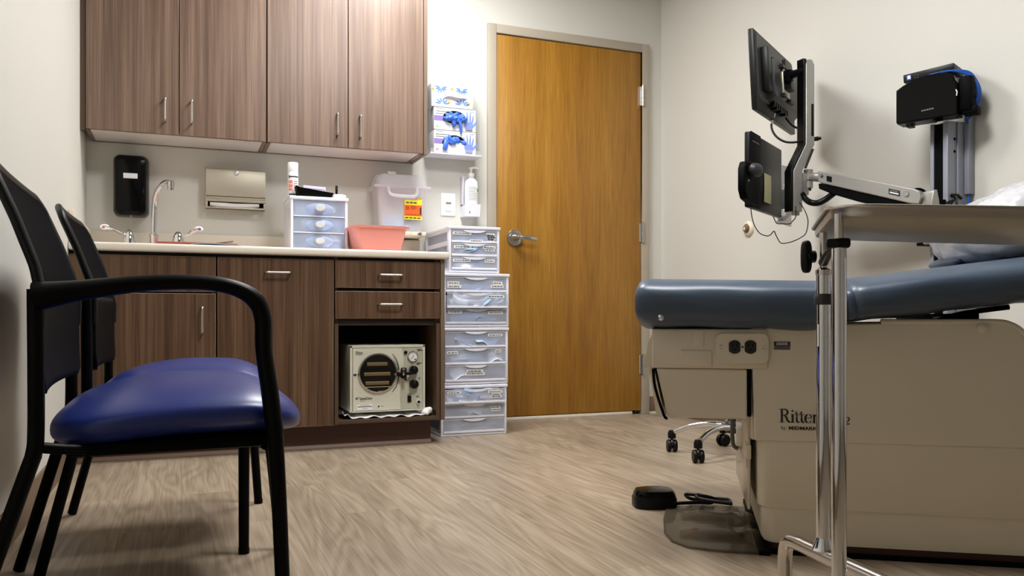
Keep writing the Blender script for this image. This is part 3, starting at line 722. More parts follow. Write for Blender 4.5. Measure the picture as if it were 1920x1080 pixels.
# light switch, cover box behind basin
sw=thing('wall_switch','white wall plate with motion sensor switch left of the soap bottle','wall switch',(1.334,YB,1.18))
b=B().m(WHITE).box(1.295,1.376,YB-.007,YB,1.118,1.24,.004); b.build('plate',WHITE,sw)
B().m(WHITE).box(1.318,1.353,YB-.012,YB-.006,1.142,1.212,.004).build('sensor',WHITE,sw)
B().m(MGREY).box(1.321,1.350,YB-.013,YB-.0115,1.180,1.190).m(WHITE).box(1.323,1.348,YB-.0145,YB-.011,1.150,1.178,.003).build('rocker',WHITE,sw)
ob=thing('outlet_box','beige wall outlet box below the sharps bracket','outlet',(1.11,YB,.90))
B().m(SPLASH).box(1.04,1.165,YB-.05,YB-.021,.870,.977,.004).build('box',SPLASH,ob); B().m(SPLASH).box(1.045,1.12,YB-.054,YB-.049,.880,.968,.003).build('cover',SPLASH,ob)
# soap / sanitizer bottle in wall holder
sb=thing('bottle_mount','white wall holder carrying the sanitizer bottle by the door frame','holder',(1.45,YB,1.10))
y0=YB-.085
b=B().m(WHITEB); b.prism([(0,0),(.075,.0),(.085,.065),(0,.065)],(1.405,YB,1.112),(0,-1,0),(0,0,1),(.088,0,0)); b.box(1.405,1.409,YB-.05,YB,1.17,1.33,.001).box(1.406,1.492,YB-.003,YB,1.17,1.335).m(MGREY).box(1.430,1.435,YB-.081,YB-.078,1.128,1.139)
b.build('holder',WHITEB,sb,bevel=.002)
bo=thing('sanitizer_bottle','white pump bottle of hand sanitizer with green mark in wall holder','bottle',(1.45,YB-.045,1.178))
b=B().m(WHITE); cx,cy=1.452,YB-.046
b.lathe([(.03,0),(.036,.003),(.038,.01),(.038,.105),(.034,.125),(.022,.138),(.014,.142),(.014,.152)],(cx,cy,1.178),n=32,sy=.86,ref=(1,0,0)); b.build('bottle',WHITE,bo)
b=B().m(WHITE).lathe([(.017,.148),(.018,.15),(.018,.168),(.012,.171),(.0055,.172),(.0055,.190),(.009,.191),(.011,.200),(.006,.203)],(cx,cy,1.178),n=24)
b.tube([(cx,cy,1.178+.197),(cx+.012,cy-.008,1.178+.199),(cx+.026,cy-.016,1.178+.198),(cx+.036,cy-.022,1.178+.192)],[.006,.0055,.005,.004],10,5); b.build('pump',WHITE,bo)
b=B().m(INKS)
for k in range(9):
    w=random.uniform(.030,.046); b.grid(lambda u,v: Vector((cx-.024+w*u,cy-.0335*math.sqrt(max(.05,1-((-.024+w*u)/.0385)**2))-.0006,1.178+.022+k*.0085+.0018*v)),6,1)
b.m(GRN); b.grid(lambda u,v: Vector((cx+.024+.012*u,cy-.0338*math.sqrt(max(.05,1-((.024+.012*u)/.0387)**2))-.0006,1.178+.068+.018*v)),4,1)
b.build('label',INKS,bo,recalc=False)

# ------------------------------------------------------------------ glove box holder
gh=thing('glove_box_holder','clear acrylic wall holder with glove and tissue boxes left of door','holder',(1.35,YB,1.42))
gx0,gx1,gy=1.20,1.462,YB-.125
b=B().m(ACRY).box(gx0,gx1+.02,YB-.004,YB-.001,1.43,1.80).box(gx0,gx0+.003,gy,YB-.004,1.43,1.79).box(gx1+.017,gx1+.02,gy,YB-.004,1.43,1.79).m(WHITEB).box(gx0,gx1+.02,gy-.004,YB-.004,1.424,1.430,.001)
b.m(ACRY).box(gx0,gx1+.02,gy-.004,gy-.001,1.430,1.455); b.build('shell',ACRY,gh,smooth=0)
def hand(b,ox,oz,y,s,m):
    b.m(m); f=[((-.030,.060),(-.041,.108)),((-.013,.064),(-.017,.127)),((.004,.063),(.008,.124)),((.019,.056),(.030,.106))]
    P=lambda p:(p[0]*s,p[1]*s)
    b.prism([P(p) for p in((-.026,0),(.022,0),(.024,.03),(.024,.06),(-.034,.062),(-.036,.035))],(ox,y,oz),(1,0,0),(0,0,1),(0,-.0006,0))
    for k,(a,c) in enumerate(f): b.ribbon([P(a),P(((a[0]+c[0])/2,(a[1]+c[1])/2)),P(c)],[.0135*s,.012*s,.006*s],(ox,y,oz),(1,0,0),(0,0,1),.0008)
    b.ribbon([P((.016,.022)),P((.040,.048)),P((.056,.072))],[.018*s,.014*s,.006*s],(ox,y,oz),(1,0,0),(0,0,1),.0008)
def glove_box(z0,z1,label,mode):
    x0,x1=1.222,1.452; y1=gy+.004
    g=thing('glove_box',label,'glove box',((x0+x1)/2,gy+.05,z0),group='glove boxes in the wall holder')
    b=B().m(WHITEM).box(x0,x1,y1,YB-.012,z0+.001,z1-.001,.001)
    b.m(PURP).box(x0+.001,x0+.062,y1-.0007,y1,z0+.046,z0+.074)
    b.m(INKS).box(x0+.012,x0+.050,y1-.0007,y1,z0+.109,z0+.112)
    for k,w in enumerate((.078,.066)): b.m(MGREY).box(x0+.010,x0+.010+w,y1-.0007,y1,z0+.094-k*.012,z0+.098-k*.012)
    b.m(GRN if mode==1 else RED).box(x0+.012,x0+.024,y1-.0007,y1,z0+.012,z0+.022).m(WHITEM).box(x0+.0155,x0+.0205,y1-.0010,y1-.0005,z0+.0145,z0+.0195).m(LAV).box(x0+.032,x0+.038,y1-.0007,y1,z0+.013,z0+.021).box(x0+.046,x0+.050,y1-.0007,y1,z0+.013,z0+.021)
    hand(b,x1-.036,z0+.006,y1-.0004,.78,GLOVEP); b.m(BRONZE).box(x1-.056,x1-.020,y1-.0013,y1,z0+.004,z0+.010)
    b.m(INKS).box(x1-.034,x1-.008,y1-.0007,y1,z1-.012,z1-.009)
    b.build('carton',WHITEM,g)
    cx,cz=x0+.112,z0+.062
    pr=B().m(BLACKM)
    if mode==1: pr.prism(circ(cx,cz+.008,.062,28,0,360,.034),(0,y1,0),(1,0,0),(0,0,1),(0,-.0009,0))
    else:
        a=circ(cx,cz-.022,.070,24,10,170,.056); c=circ(cx,cz-.028,.062,24,160,20,.030)
        pr.prism(a+c,(0,y1,0),(1,0,0),(0,0,1),(0,-.0009,0))
    pr.build('opening',BLACKM,g)
    gl=B().m(GLOVE); rnd=random.Random(3+mode)
    def blob(c,ax,ay,az,rot,amp,seed):
        Mx=Matrix.Translation(c)@Matrix.Rotation(rot,4,'Y')
        def dd(x,y,z):
            n=noise.noise(Vector((x*55+seed,y*55,z*55)))+.6*noise.noise(Vector((x*110,y*110+seed,z*110))); k=1+amp*n
            return x*k,y*k,z*k
        vs0=len(gl.bm.verts); gl.X=Mx; gl.superell((0,0,0),ax,ay,az,1,1,44,26,dd); gl.X=Matrix.Identity(4)
    if mode==1:
        blob((cx-.006,y1-.006,cz+.006),.050,.022,.026,.05,.55,2); blob((cx+.034,y1-.008,cz+.002),.030,.018,.020,-.3,.5,5); blob((cx-.040,y1-.006,cz-.002),.024,.014,.013,.2,.4,9)
        blob((cx-.006,y1-.012,cz-.022),.013,.010,.024,-.2,.4,11)
        gl.tube([(cx+.018,y1-.012,cz-.008),(cx+.028,y1-.018,cz-.034),(cx+.031,y1-.016,cz-.062),(cx+.032,y1-.013,cz-.078)],[.009,.0075,.007,.005],10,5)
    else:
        blob((cx-.024,y1-.002,cz+.006),.036,.014,.020,.15,.5,21); blob((cx+.004,y1-.001,cz+.010),.022,.009,.015,-.1,.5,25); blob((cx+.048,y1+.001,cz-.004),.018,.007,.011,.5,.5,29)
        gl.tube([(cx-.046,y1-.006,cz+.002),(cx-.052,y1-.013,cz-.018),(cx-.055,y1-.012,cz-.036),(cx-.057,y1-.009,cz-.046)],[.014,.013,.013,.012],12,5,up=(0,1,0),flat=.5)
    tag(gl.build('rubber_gloves',GLOVE,None,smooth=60),'blue gloves bunching out of the '+('upper' if mode==1 else 'lower')+' glove box','gloves',group='blue gloves in the dispenser boxes'); 
    return g
glove_box(1.552,1.669,'white and purple glove box with gloves drooping from a round opening',1)
glove_box(1.432,1.550,'white and purple glove box at the bottom with crescent shaped opening',2)
tb=thing('tissue_box','white tissue box with blue and orange flowers above the glove boxes','tissue box',(1.33,gy+.05,1.671))
x0,x1,z0,z1=1.208,1.432,1.671,1.790; y1=gy+.002
b=B().m(WHITEM).box(x0,x1,y1,YB-.02,z0,z1,.001)
def flower(px,pz,r,m,half=0):
    for k in range(11):
        a=R(k*360/11+8)
        if half and math.sin(a)*half<-.15: continue
        p0=(px+.2*r*math.cos(a),pz+.2*r*math.sin(a)); p1=(px+r*math.cos(a),pz+r*.8*math.sin(a))
        p0=(min(max(p0[0],x0+.002),x1-.002),min(max(p0[1],z0+.002),z1-.002)); p1=(min(max(p1[0],x0+.002),x1-.002),min(max(p1[1],z0+.002),z1-.002))
        b.m(m).ribbon([p0,((p0[0]+p1[0])/2,(p0[1]+p1[1])/2),p1],[.0035,.0095,.004],(0,y1,0),(1,0,0),(0,0,1),.0007)
    b.m(WHITEM if m is FLB else FLG).prism(circ(px,pz,.16*r,10),(0,y1-.0006,0),(1,0,0),(0,0,1),(0,-.0006,0))
flower(x0+.052,z1-.018,.034,FLB,-1); flower(x0+.165,z1-.020,.034,FLB,-1); flower(x0+.058,z0+.016,.038,FLB,1); flower(x0+.168,z0+.018,.040,FLB,1)
for px,pz in((x0+.112,z1-.022),(x0+.096,z0+.026),(x1-.022,z0+.028),(x0+.008,z1-.03)):
    for k in range(6): a=k*1.05; b.m(FLO).ribbon([(px,pz),(px+.006*math.cos(a),pz+.006*math.sin(a)),(px+.010*math.cos(a),pz+.011*math.sin(a))],[.002,.005,.002],(0,y1,0),(1,0,0),(0,0,1),.0007)
for px,pz,w in((x0+.02,z1-.045,.04),(x0+.02,z0+.058,.03),(x0+.05,z0+.04,.018),(x1-.06,z1-.034,.04),(x1-.05,z0+.052,.03)): b.m(FLB).ribbon([(px,pz),(px+w*.5,pz+.002),(px+w,pz-.001)],[.001,.003,.001],(0,y1,0),(1,0,0),(0,0,1),.0007)
b.m(FLG).ribbon([(x0+.105,z0+.018),(x0+.118,z0+.03),(x0+.126,z0+.018)],[.004,.009,.004],(0,y1,0),(1,0,0),(0,0,1),.0007)
b.build('carton',WHITEM,tb)
B().m(BLACKM).prism(circ(x0+.128,z0+.062,.058,24,0,360,.007),(0,y1,0),(1,0,0),(0,0,1),(0,-.0008,0)).build('opening',BLACKM,tb)
b=B().m(WHITEM); b.grid(lambda u,v: Vector((x0+.064+.128*u,y1-.003-(.020-.016*v)*math.sin(math.pi*u)**.6*min(1,v*4)-.002*math.sin(u*14),z0+.046+.036*v*math.sin(math.pi*u)**.7+.004*math.sin(u*8))),24,8)
one(b,'tissue',WHITEM,'white tissue pulled out of the flowered tissue box','tissue',(x0+.128,y1,z0+.06))
# ------------------------------------------------------------------ sterilizer in the niche
ya=3.65
tl=B().m(WHITEM)
def ftow(u,v):
    x=.650+.404*u; y=3.618+.36*v
    edge=max(0,1-u/.10)+max(0,(u-.90)/.10); z=.1295+.0045*(1+math.sin(u*23+v*5))*.5+.0035*math.sin(u*41)*math.exp(-v*6)
    z+=.034*edge*math.exp(-v*4)*(.6+.4*math.sin(u*90+2)) 
    return Vector((x+.006*math.sin(v*9),y+.004*math.sin(u*31),z+.001))
tl.grid(ftow,70,24)
# rolled corner at the right
tl.tube([(1.015,3.628,.139),(1.035,3.64,.148),(1.052,3.66,.150),(1.055,3.70,.144)],[.010,.015,.013,.008],12,6)
tl.tube([(1.028,3.622,.136),(1.045,3.632,.152),(1.054,3.65,.157)],[.007,.012,.007],10,5)
o=one(tl,'towel',WHITEM,'crumpled white towel under the sterilizer in the cabinet niche','towel',(.85,3.8,.128)); md=o.modifiers.new('t','SOLIDIFY'); md.thickness=.0012; md.offset=1
ac=thing('autoclave','putty coloured tabletop sterilizer with round dark door and pressure gauge','sterilizer',(.86,3.85,.150))
x0,x1,z0,z1=.689,1.031,.152,.449
def AX(U): return x0+(U-108)/952*.342
def AZ(V): return z1-(V-115)/850*(z1-z0)
b=B().m(PUTTY).box(x0,x1,ya+.006,ya+.42,z0,z1,.006)
for q in((x0,x0+.011,z0,z1),(x1-.011,x1,z0,z1),(x0,x1,z1-.012,z1),(x0,x1,z0,z0+.006)): b.box(q[0],q[1],ya,ya+.012,q[2],q[3],.002)
b.build('casing',PUTTY,ac)
b=B().m(PUTTY); xr=AX(770)
poly=[(x0+.013,z0+.007),(AX(745),z0+.007),(AX(735),AZ(800)),(AX(735),AZ(700)),(AX(760),AZ(560)),(AX(778),AZ(400)),(AX(780),AZ(300)),(AX(765),AZ(200)),(AX(748),z1-.014),(x0+.013,z1-.014)]
b.prism([(p[0],p[1]) for p in poly],(0,ya+.004,0),(1,0,0),(0,0,1),(0,-.006,0)); b.build('front_cover',PUTTY,ac,bevel=.0012)
b=B().m(PUTTYG).box(AX(730),x1-.0125,ya+.001,ya+.004,z0+.007,z1-.014); b.build('control_panel',PUTTYG,ac)
# round door
dc=(AX(455),AZ(470)); yr=ya-.002
b=B().m(CHROMEW).lathe([(.0885,0),(.0905,.004),(.088,.009),(.083,.010),(.080,.004)],(dc[0],yr,dc[1]),(0,-1,0),56,caps=False); rg=b.build('door_ring',CHROMEW,ac)
b=B().m(GLASSD).lathe([(.082,.0),(.082,.0022),(.0,.0024)],(dc[0],yr,dc[1]),(0,-1,0),48); b.build('chamber',GLASSD,ac)
for z,w in((AZ(355),.092),(AZ(482),.118),(AZ(597),.106)):
    b=B().m(WOODT).box(dc[0]-w/2-.004,dc[0]+w/2-.004,yr-.0055,yr-.003,z-.0075,z+.0075,.001).m(STEEL).box(dc[0]-w/2-.004,dc[0]+w/2-.004,yr-.0062,yr-.0055,z+.0055,z+.0075)
    b.build('tray',STEEL,rg,label='brass coloured instrument tray')
b=B().m(STEEL).box(dc[0]-.058,dc[0]+.064,yr-.0065,yr-.004,AZ(645)-.0015,AZ(645)+.0015); b.build('tray_rail',STEEL,rg)
b=B().m(DGREY)
for s in(1,-1): b.tube([(dc[0]+.057+.006,yr-.004,dc[1]+s*.086),(dc[0]+.078,yr-.005,dc[1]+s*.066),(dc[0]+.089,yr-.006,dc[1]+s*.040),(dc[0]+.0935,yr-.006,dc[1]+s*.012)],[.0008,.0016,.002,.002],8,5)
b.build('door_hinge',DGREY,ac)
b=B().m(BLACK).box(AX(690),AX(745),ya-.03,ya-.002,AZ(520),AZ(462),.004).box(AX(735),AX(800),ya-.036,ya-.004,AZ(545),AZ(405),.006).box(AX(795),AX(880),ya-.03,ya-.018,AZ(500),AZ(462),.004).m(CHROME).cyl((AX(755),ya-.037,AZ(425)),(AX(755),ya-.041,AZ(425)),.006,n=16).cyl((AX(662),ya-.012,AZ(488)),(AX(662),ya-.02,AZ(488)),.0055,n=16).box(AX(742),AX(765),ya-.039,ya-.035,AZ(500),AZ(455),.001)
b.m(BLACK).tube([(AX(770),ya-.03,AZ(540)),(AX(780),ya-.034,AZ(556)),(AX(795),ya-.03,AZ(562))],.004,8,4); b.build('door_latch',BLACK,ac)
b=B().m(BLACK).cyl((AX(175),ya-.002,AZ(485)),(AX(175),ya-.008,AZ(485)),.004,n=14).box(AX(152),AX(162),ya-.004,ya-.002,AZ(498),AZ(474)); b.build('door_pin',BLACK,ac)
g=(AX(898),AZ(268))
b=B().m(CHROMEW).lathe([(.0235,0),(.0245,.006),(.022,.009),(.0205,.007)],(g[0],ya,g[1]),(0,-1,0),36,caps=False).m(WHITE).lathe([(.021,.005),(.0,.0052)],(g[0],ya,g[1]),(0,-1,0),32).m(INK)
for k in range(10): a=R(225-k*30); b.ribbon([(.0155*math.cos(a),.0155*math.sin(a)),(.0185*math.cos(a),.0185*math.sin(a))],.0012,(g[0],ya-.0054,g[1]),(1,0,0),(0,0,1))
b.ribbon([(-.007,-.011),(.0,.0),(.003,.011)],[.0022,.0026,.0008],(g[0],ya-.0056,g[1]),(1,0,0),(0,0,1)).box(g[0]+.006,g[0]+.0135,ya-.0062,ya-.0056,g[1]-.0145,g[1]-.010)
b.build('pressure_gauge',CHROMEW,ac)
def kn(U,V,r,d,nm,m=BLACK,ring=False):
    c=(AX(U),ya-.0005,AZ(V)); b=B()
    if ring: b.m(WHITE).lathe([(r*1.35,0),(r*1.35,.006),(r*1.05,.008)],c,(0,-1,0),24)
    b.m(m).lathe([(r,0),(r,d*.7),(r*.9,d),(0,d*1.02)],c,(0,-1,0),24)
    if r>.015: b.m(MGREY).box(c[0]-.001,c[0]+.001,ya-d-.002,ya-d,c[2]+r*.3,c[2]+r*.85)
    return b.build(nm,m,ac)
kn(805,213,.0075,.008,'vent_knob'); kn(905,442,.0195,.02,'selector_knob'); kn(908,624,.0205,.022,'timer_knob'); kn(970,855,.0072,.012,'power_button',BLACK,True); kn(463,895,.0035,.003,'indicator')
B().m(BLACK).box(AX(830),AX(877),ya-.004,ya+.001,AZ(858),AZ(770),.001).build('rocker_switch',BLACK,ac)
b=B().m(LABEL).box(AX(195),AX(385),ya-.0032,ya-.002,AZ(930),AZ(862)).m(INK)
for V,a,c in((870,235,345),(888,205,378),(894,205,378),(914,260,325)): b.box(AX(a),AX(c),ya-.0036,ya-.003,AZ(V+2),AZ(V-2))
b.build('sticker',LABEL,ac)
b=B().m(INK)
for k in range(9): a=R(100+k*14); b.ribbon([(.0225*math.cos(a),.0225*math.sin(a)),(.026*math.cos(a),.026*math.sin(a))],.0016,(AX(905),ya-.0004,AZ(442)),(1,0,0),(0,0,1))
for U,V,w in((955,175,48),(960,187,70),(955,350,62),(948,364,40),(970,544,26),(832,750,52),(948,782,32),(838,540,26),(492,893,30)): b.box(AX(U),AX(U+w),ya-.0026,ya-.0006,AZ(V+2.5),AZ(V-2.5))
b.text('M7 SpeedClave',(AX(175),ya-.0026,AZ(802)),(1,0,0),(0,0,1),.0165,bold=.012,sx=.72)
for k in range(4): b.box(AX(238+k*15),AX(248+k*15),ya-.0028,ya-.002,AZ(822),AZ(817))
b.build('lettering',INK,ac,recalc=False)

# serif lettering helper
def serif(b,txt,o,ux,uy,h,wt=.15):
    S={}
    def st(x,y0,y1,w): return ('v',x,y0,y1,w)
    x=0; T=wt*h; th=.045*h
    def V(xx,y0,y1,w=T): b.ribbon([(xx,y0),(xx,y1)],w,o,ux,uy)
    def H(xa,xb,y,w=th): b.ribbon([(xa,y),(xb,y)],w,o,ux,uy)
    for c in txt:
        if c=='R':
            V(x+.17*h,0,h); H(x,x+.36*h,th/2); H(x,x+.42*h,h-th/2)
            b.ribbon([(x+.2*h,h-th/2),(x+.42*h,h-.03*h),(x+.56*h,.86*h),(x+.58*h,.75*h),(x+.53*h,.6*h),(x+.4*h,.53*h),(x+.2*h,.51*h)],[th,.09*h,T*.95,T,T*.9,.08*h,th],o,ux,uy)
            b.ribbon([(x+.36*h,.52*h),(x+.48*h,.4*h),(x+.58*h,.14*h),(x+.68*h,.04*h),(x+.80*h,.03*h)],[T*.7,T,T,T*.8,th],o,ux,uy); x+=.80*h
        elif c=='i':
            V(x+.13*h,0,.62*h); H(x+.01*h,x+.26*h,th/2); H(x+.01*h,x+.15*h,.62*h-th/2); b.prism(circ(x+.12*h,.86*h,.075*h,14),Vector(o),ux,uy,Vector(ux).cross(Vector(uy))*.0006); x+=.30*h
        elif c=='t':
            b.ribbon([(x+.12*h,.86*h),(x+.12*h,.2*h),(x+.15*h,.07*h),(x+.24*h,.03*h),(x+.34*h,.08*h)],[.02*h,T,T*.95,T*.7,th*.7],o,ux,uy); H(x-.01*h,x+.30*h,.62*h-th/2); b.ribbon([(x+.0*h,.63*h),(x+.11*h,.82*h)],[th,th*1.6],o,ux,uy); x+=.345*h
        elif c=='e':
            cc=[(x+.25*h+.22*h*math.cos(R(a)),.32*h+.325*h*math.sin(R(a))) for a in range(10,331,20)]
            ww=[T*.55+T*.5*max(0,math.cos(R(a-180))) -(.35*T if 60<a<120 or 240<a<300 else 0) for a in range(10,331,20)]
            b.ribbon(cc,ww,o,ux,uy); H(x+.05*h,x+.47*h,.36*h); x+=.52*h
        elif c=='r':
            V(x+.13*h,0,.62*h); H(x+.01*h,x+.27*h,th/2); H(x+.01*h,x+.15*h,.62*h-th/2)
            b.ribbon([(x+.15*h,.42*h),(x+.24*h,.58*h),(x+.36*h,.60*h)],[th,.08*h,.13*h],o,ux,uy); x+=.42*h
        elif c=='2':
            b.ribbon([(x+.04*h,.47*h),(x+.08*h,.58*h),(x+.20*h,.63*h),(x+.33*h,.57*h),(x+.36*h,.45*h),(x+.28*h,.30*h),(x+.13*h,.14*h),(x+.05*h,.04*h)],[.1*h,.07*h,.05*h,.10*h,T*.9,.09*h,.05*h,.05*h],o,ux,uy); b.ribbon([(x+.04*h,.04*h),(x+.25*h,.035*h),(x+.39*h,.05*h)],[.06*h,.10*h,.07*h],o,ux,uy); x+=.43*h
        else: x+=.26*h
    return x
b=B().m(INK); serif(b,'Ritter',(AX(178),ya-.0026,AZ(222)),Vector((1,0,0)),Vector((0,0,1)),.0115); b.box(AX(178),AX(262),ya-.003,ya-.002,AZ(234),AZ(230)); b.build('logo',INK,ac,recalc=False)

# ------------------------------------------------------------------ chairs (built for the nearer chair, copied for the other)
def guest_chair(label,arm,fl=(0,-.025),rl=(0,.010),YN=1.578,YFR=2.112):
  yc=(YN+YFR)/2; hw=(YFR-YN)/2-.005
  ch=thing('guest_chair',label,'chair',(-.08,1.845,0),group='guest chairs along the left wall')
  sb_=B().m(BLUEV)
  def seatf(x,y,z):
      if z>0: z*= (1-.14*(y/hw)**4)
      return x,y,z+ (-.030*max(0,(x-.10)/.12)**2 if x>.10 else 0) - (.026*((-x)/.2)**1.5 if x<0 else 0) + .010
  sb_.superell((-.002,yc+.006,.400),.218,hw+.001,.054,.82,.46,80,36,seatf)
  sb_.build('seat',BLUEV,ch,smooth=180)
  b=B().m(BLACKM).box(-.185,.165,YN+.05,YFR-.04,.343,.366,.01); b.build('seat_pan',BLACKM,ch)
  for i,(y,sg) in enumerate(((YN,-1),(YFR,1))):
      yy=lambda d: y+sg*d
      k=.962 if YN<1.55 and sg<0 else 1.0
      # armrest flowing into the front leg
      if arm and sg<0:
       b=B().m(BLKMET)
       path=[(-.228,y,.610),(-.16,yy(.004),.621),(-.06,yy(.006),.634),(.03,yy(.006),.636),(.085,yy(.005),.627),(.119,yy(.003),.607),(.133,yy(.0),.575),(.1345,y,.52),(.1445,y,.45),(.154,y,.375)]
       path=[(p[0]*k,p[1],p[2]) for p in path]; b.tube(path,[.024,.0165,.0135,.0125,.0135,.0155,.0150,.0145,.0150,.0155],16,7,up=(0,1,0),flat=1.35)
       b.build('armrest',BLKMET,ch)
      b=B().m(BLKMET); ex=fl[i]
      b.tube([((.153+ex*.3)*k,y,.385 if arm and sg<0 else .362),((.161+ex*.6)*k,yy(.004),.25),((.171+ex)*k,yy(.008),.004)],[.0145,.0132,.0122],14,6); b.cyl(((.171+ex)*k,yy(.008),0),((.171+ex)*k,yy(.008),.014),.0132,n=14); b.build('leg',BLKMET,ch)
      b=B().m(BLKMET)
      b.tube([(q[0]*k,q[1],q[2]) for q in((-.228,y,.622),(-.227,y,.5),(-.227,y,.40),(-.230,yy(.002),.362),(-.244+rl[i]*.1,yy(.006),.318),(-.347+rl[i],yy(.05),.004))],.0125,14,8); b.build('leg',BLKMET,ch)
      b=B().m(BLKMET); b.tube([(-.228*k,y,.372),(-.19,yy(-.01),.366),(-.15,yy(-.03),.360)],.009,12,5); b.build('seat_bracket',BLKMET,ch)
  for zf in(.35,):
      B().m(BLKMET).cyl((.135,YN+.02,.352),(.135,YFR-.02,.352),.010,n=12).build('stretcher',BLKMET,ch)
  # back: curved profile
  prof=[(-.212,.452),(-.216,.50),(-.217,.56),(-.216,.615),(-.226,.662),(-.252,.735),(-.279,.800),(-.289,.829)]
  def bp_(t):
      t=max(0,min(1,t))*(len(prof)-1); i=min(int(t),len(prof)-2); f=t-i
      return (prof[i][0]+(prof[i+1][0]-prof[i][0])*f, prof[i][1]+(prof[i+1][1]-prof[i][1])*f)
  def half(t):   # half width, rounded top corners and slightly rounded bottom
      w=hw
      if t>.80: q=(t-.80)/.20; w-= .055*(1-math.sqrt(max(0,1-q*q)))
      if t<.08: q=(.08-t)/.08; w-=.03*(1-math.sqrt(max(0,1-q*q)))
      return w
  def backf(off,shr,t0=0.0,t1=1.0):
      def f(u,v):
          t=t0+(t1-t0)*v; x,z=bp_(t); w=half(t)-shr; y=(u-.5)*2*w
          crown=.010*(1-(y/hw)**2)*(max(0,t-.82)/.18)
          return Vector((x+off-.018*(1-(y/hw)**2),yc+y,z+crown))
      return f
  b=B().m(MESHF); b.grid(backf(.004,.016,.46,.975),24,24); o=b.build('backrest',MESHF,ch,smooth=60); md=o.modifiers.new('t','SOLIDIFY'); md.thickness=.008; md.offset=0
  b=B().m(BLACKM); b.grid(backf(.002,.008,.0,.47),24,12); o=b.build('back_shell',BLACKM,ch,smooth=60); md=o.modifiers.new('t','SOLIDIFY'); md.thickness=.012; md.offset=0
  b=B().m(BLACK); f=backf(.004,.006)
  pp=[f(0,v/14) for v in range(4,15)]+[f(u/10,1) for u in range(1,10)]+[f(1,1-v/14) for v in range(0,11)]
  b.tube(pp,.0105,12,3,up=(1,0,0.3),flat=.8); b.build('back_frame',BLACK,ch)
  for y in(YN+.012,YFR-.012): B().m(BLACK).lathe([(.010,0),(.010,.004),(.004,.006)],(-.2165,y,.585),(1,0,0),16).build('bolt',BLACK,ch)
  return ch
ch=guest_chair('black framed guest chair with blue vinyl seat, nearer one with a curved black armrest',True,YN=1.502)
fc=guest_chair('black framed guest chair with blue vinyl seat, farther armless one close to the sink cabinet',False,(.033,.020),(.031,.020))
fc.location=(-.08+.028,1.845+.557,0); fc.rotation_euler=(0,0,R(-.6))
ch.rotation_euler=(0,0,R(.8))

# ------------------------------------------------------------------ exam table (local x along the table, -y towards the camera side)
TA=R(-33.6); TO=(1.296,1.645,0)
et=thing('exam_table','beige exam table with slate blue vinyl upholstery','exam table',TO,TA)
kw=dict(parent=et,local=True)
LB,WB_=1.12,.58
def plan(x0,x1,y0,y1,r,z): return [Vector((x,y,z)) for x,y in rrect(x0,x1,y0,y1,r,6)]
B().m(TOE).loft([plan(.04,LB-.04,.03,WB_-.03,.03,.0),plan(.04,LB-.04,.03,WB_-.03,.03,.04)]).build('plinth',TOE,**kw)
B().m(BLACKM).box(.004,.03,.0,WB_,.0,.012).box(.02,LB,.016,.03,.0,.010).build('edge_seal',BLACKM,**kw)
b=B().m(BEIGE); b.loft([plan(.018,LB,.011,WB_,.035,.030),plan(.012,LB,.009,WB_,.035,.040),plan(.010,LB,.009,WB_,.032,.115)]); b.build('lower_band',BEIGE,**kw)
b=B().m(BEIGE); b.loft([plan(.006,LB,.0055,WB_,.032,.1148),plan(.003,LB,.0040,WB_,.032,.118),plan(.001,LB,.0040,WB_,.03,.2768)]); b.build('middle_band',BEIGE,**kw)
# upper band: side panels with the dropped tail, end panel, inner block
b=B().m(BEIGE)
top=[(-.006,.277),(LB,.277),(LB,.47),(.72,.47),(.65,.478),(.62,.492),(.60,.512),(.585,.532),(.570,.549),(.553,.559),(.53,.563),(-.016,.560)]
b.prism(top,(0,0,0),(1,0,0),(0,0,1),(0,.02,0)); b.prism(top,(0,WB_-.02,0),(1,0,0),(0,0,1),(0,.02,0))
b.box(-.014,.012,.018,WB_-.018,.277,.556)
b.box(.012,LB,.02,WB_-.02,.277,.46)
b.build('upper_shell',BEIGE,bevel=.004,**kw)
b=B().m(BEIGE); rp=[(.28,.5655),(.45,.5655),(.53,.5655),(.556,.5605),(.574,.550),(.590,.533),(.606,.512),(.626,.492),(.66,.478),(.74,.472)]
b.tube([(p[0],.004,p[1]) for p in rp],.007,10,4); b.build('edge_rail',BEIGE,**kw)
B().m(BEIGE).lathe([(.0115,0),(.0115,.006),(.008,.009),(0,.0095)],(.4965,0,.551),(0,-1,0),24).build('knob',BEIGE,**kw)
# end cover (glossy) with pull and hinge pins
b=B().m(BEIGEG).box(-.020,-.013,.04,WB_-.05,.10,.44,.004); b.build('end_cover',BEIGEG,**kw)
b=B().m(MGREY).tube([(-.021,.40,.30),(-.036,.40,.285),(-.036,.40,.21),(-.021,.40,.195)],.006,10,4); b.build('pull_handle',MGREY,**kw)
b=B().m(BEIGE).box(-.024,-.012,.03,.10,.225,.262,.004).m(CHROME).cyl((-.022,.05,.20),(-.022,.05,.25),.003,n=10); b.build('hinge',BEIGE,**kw)
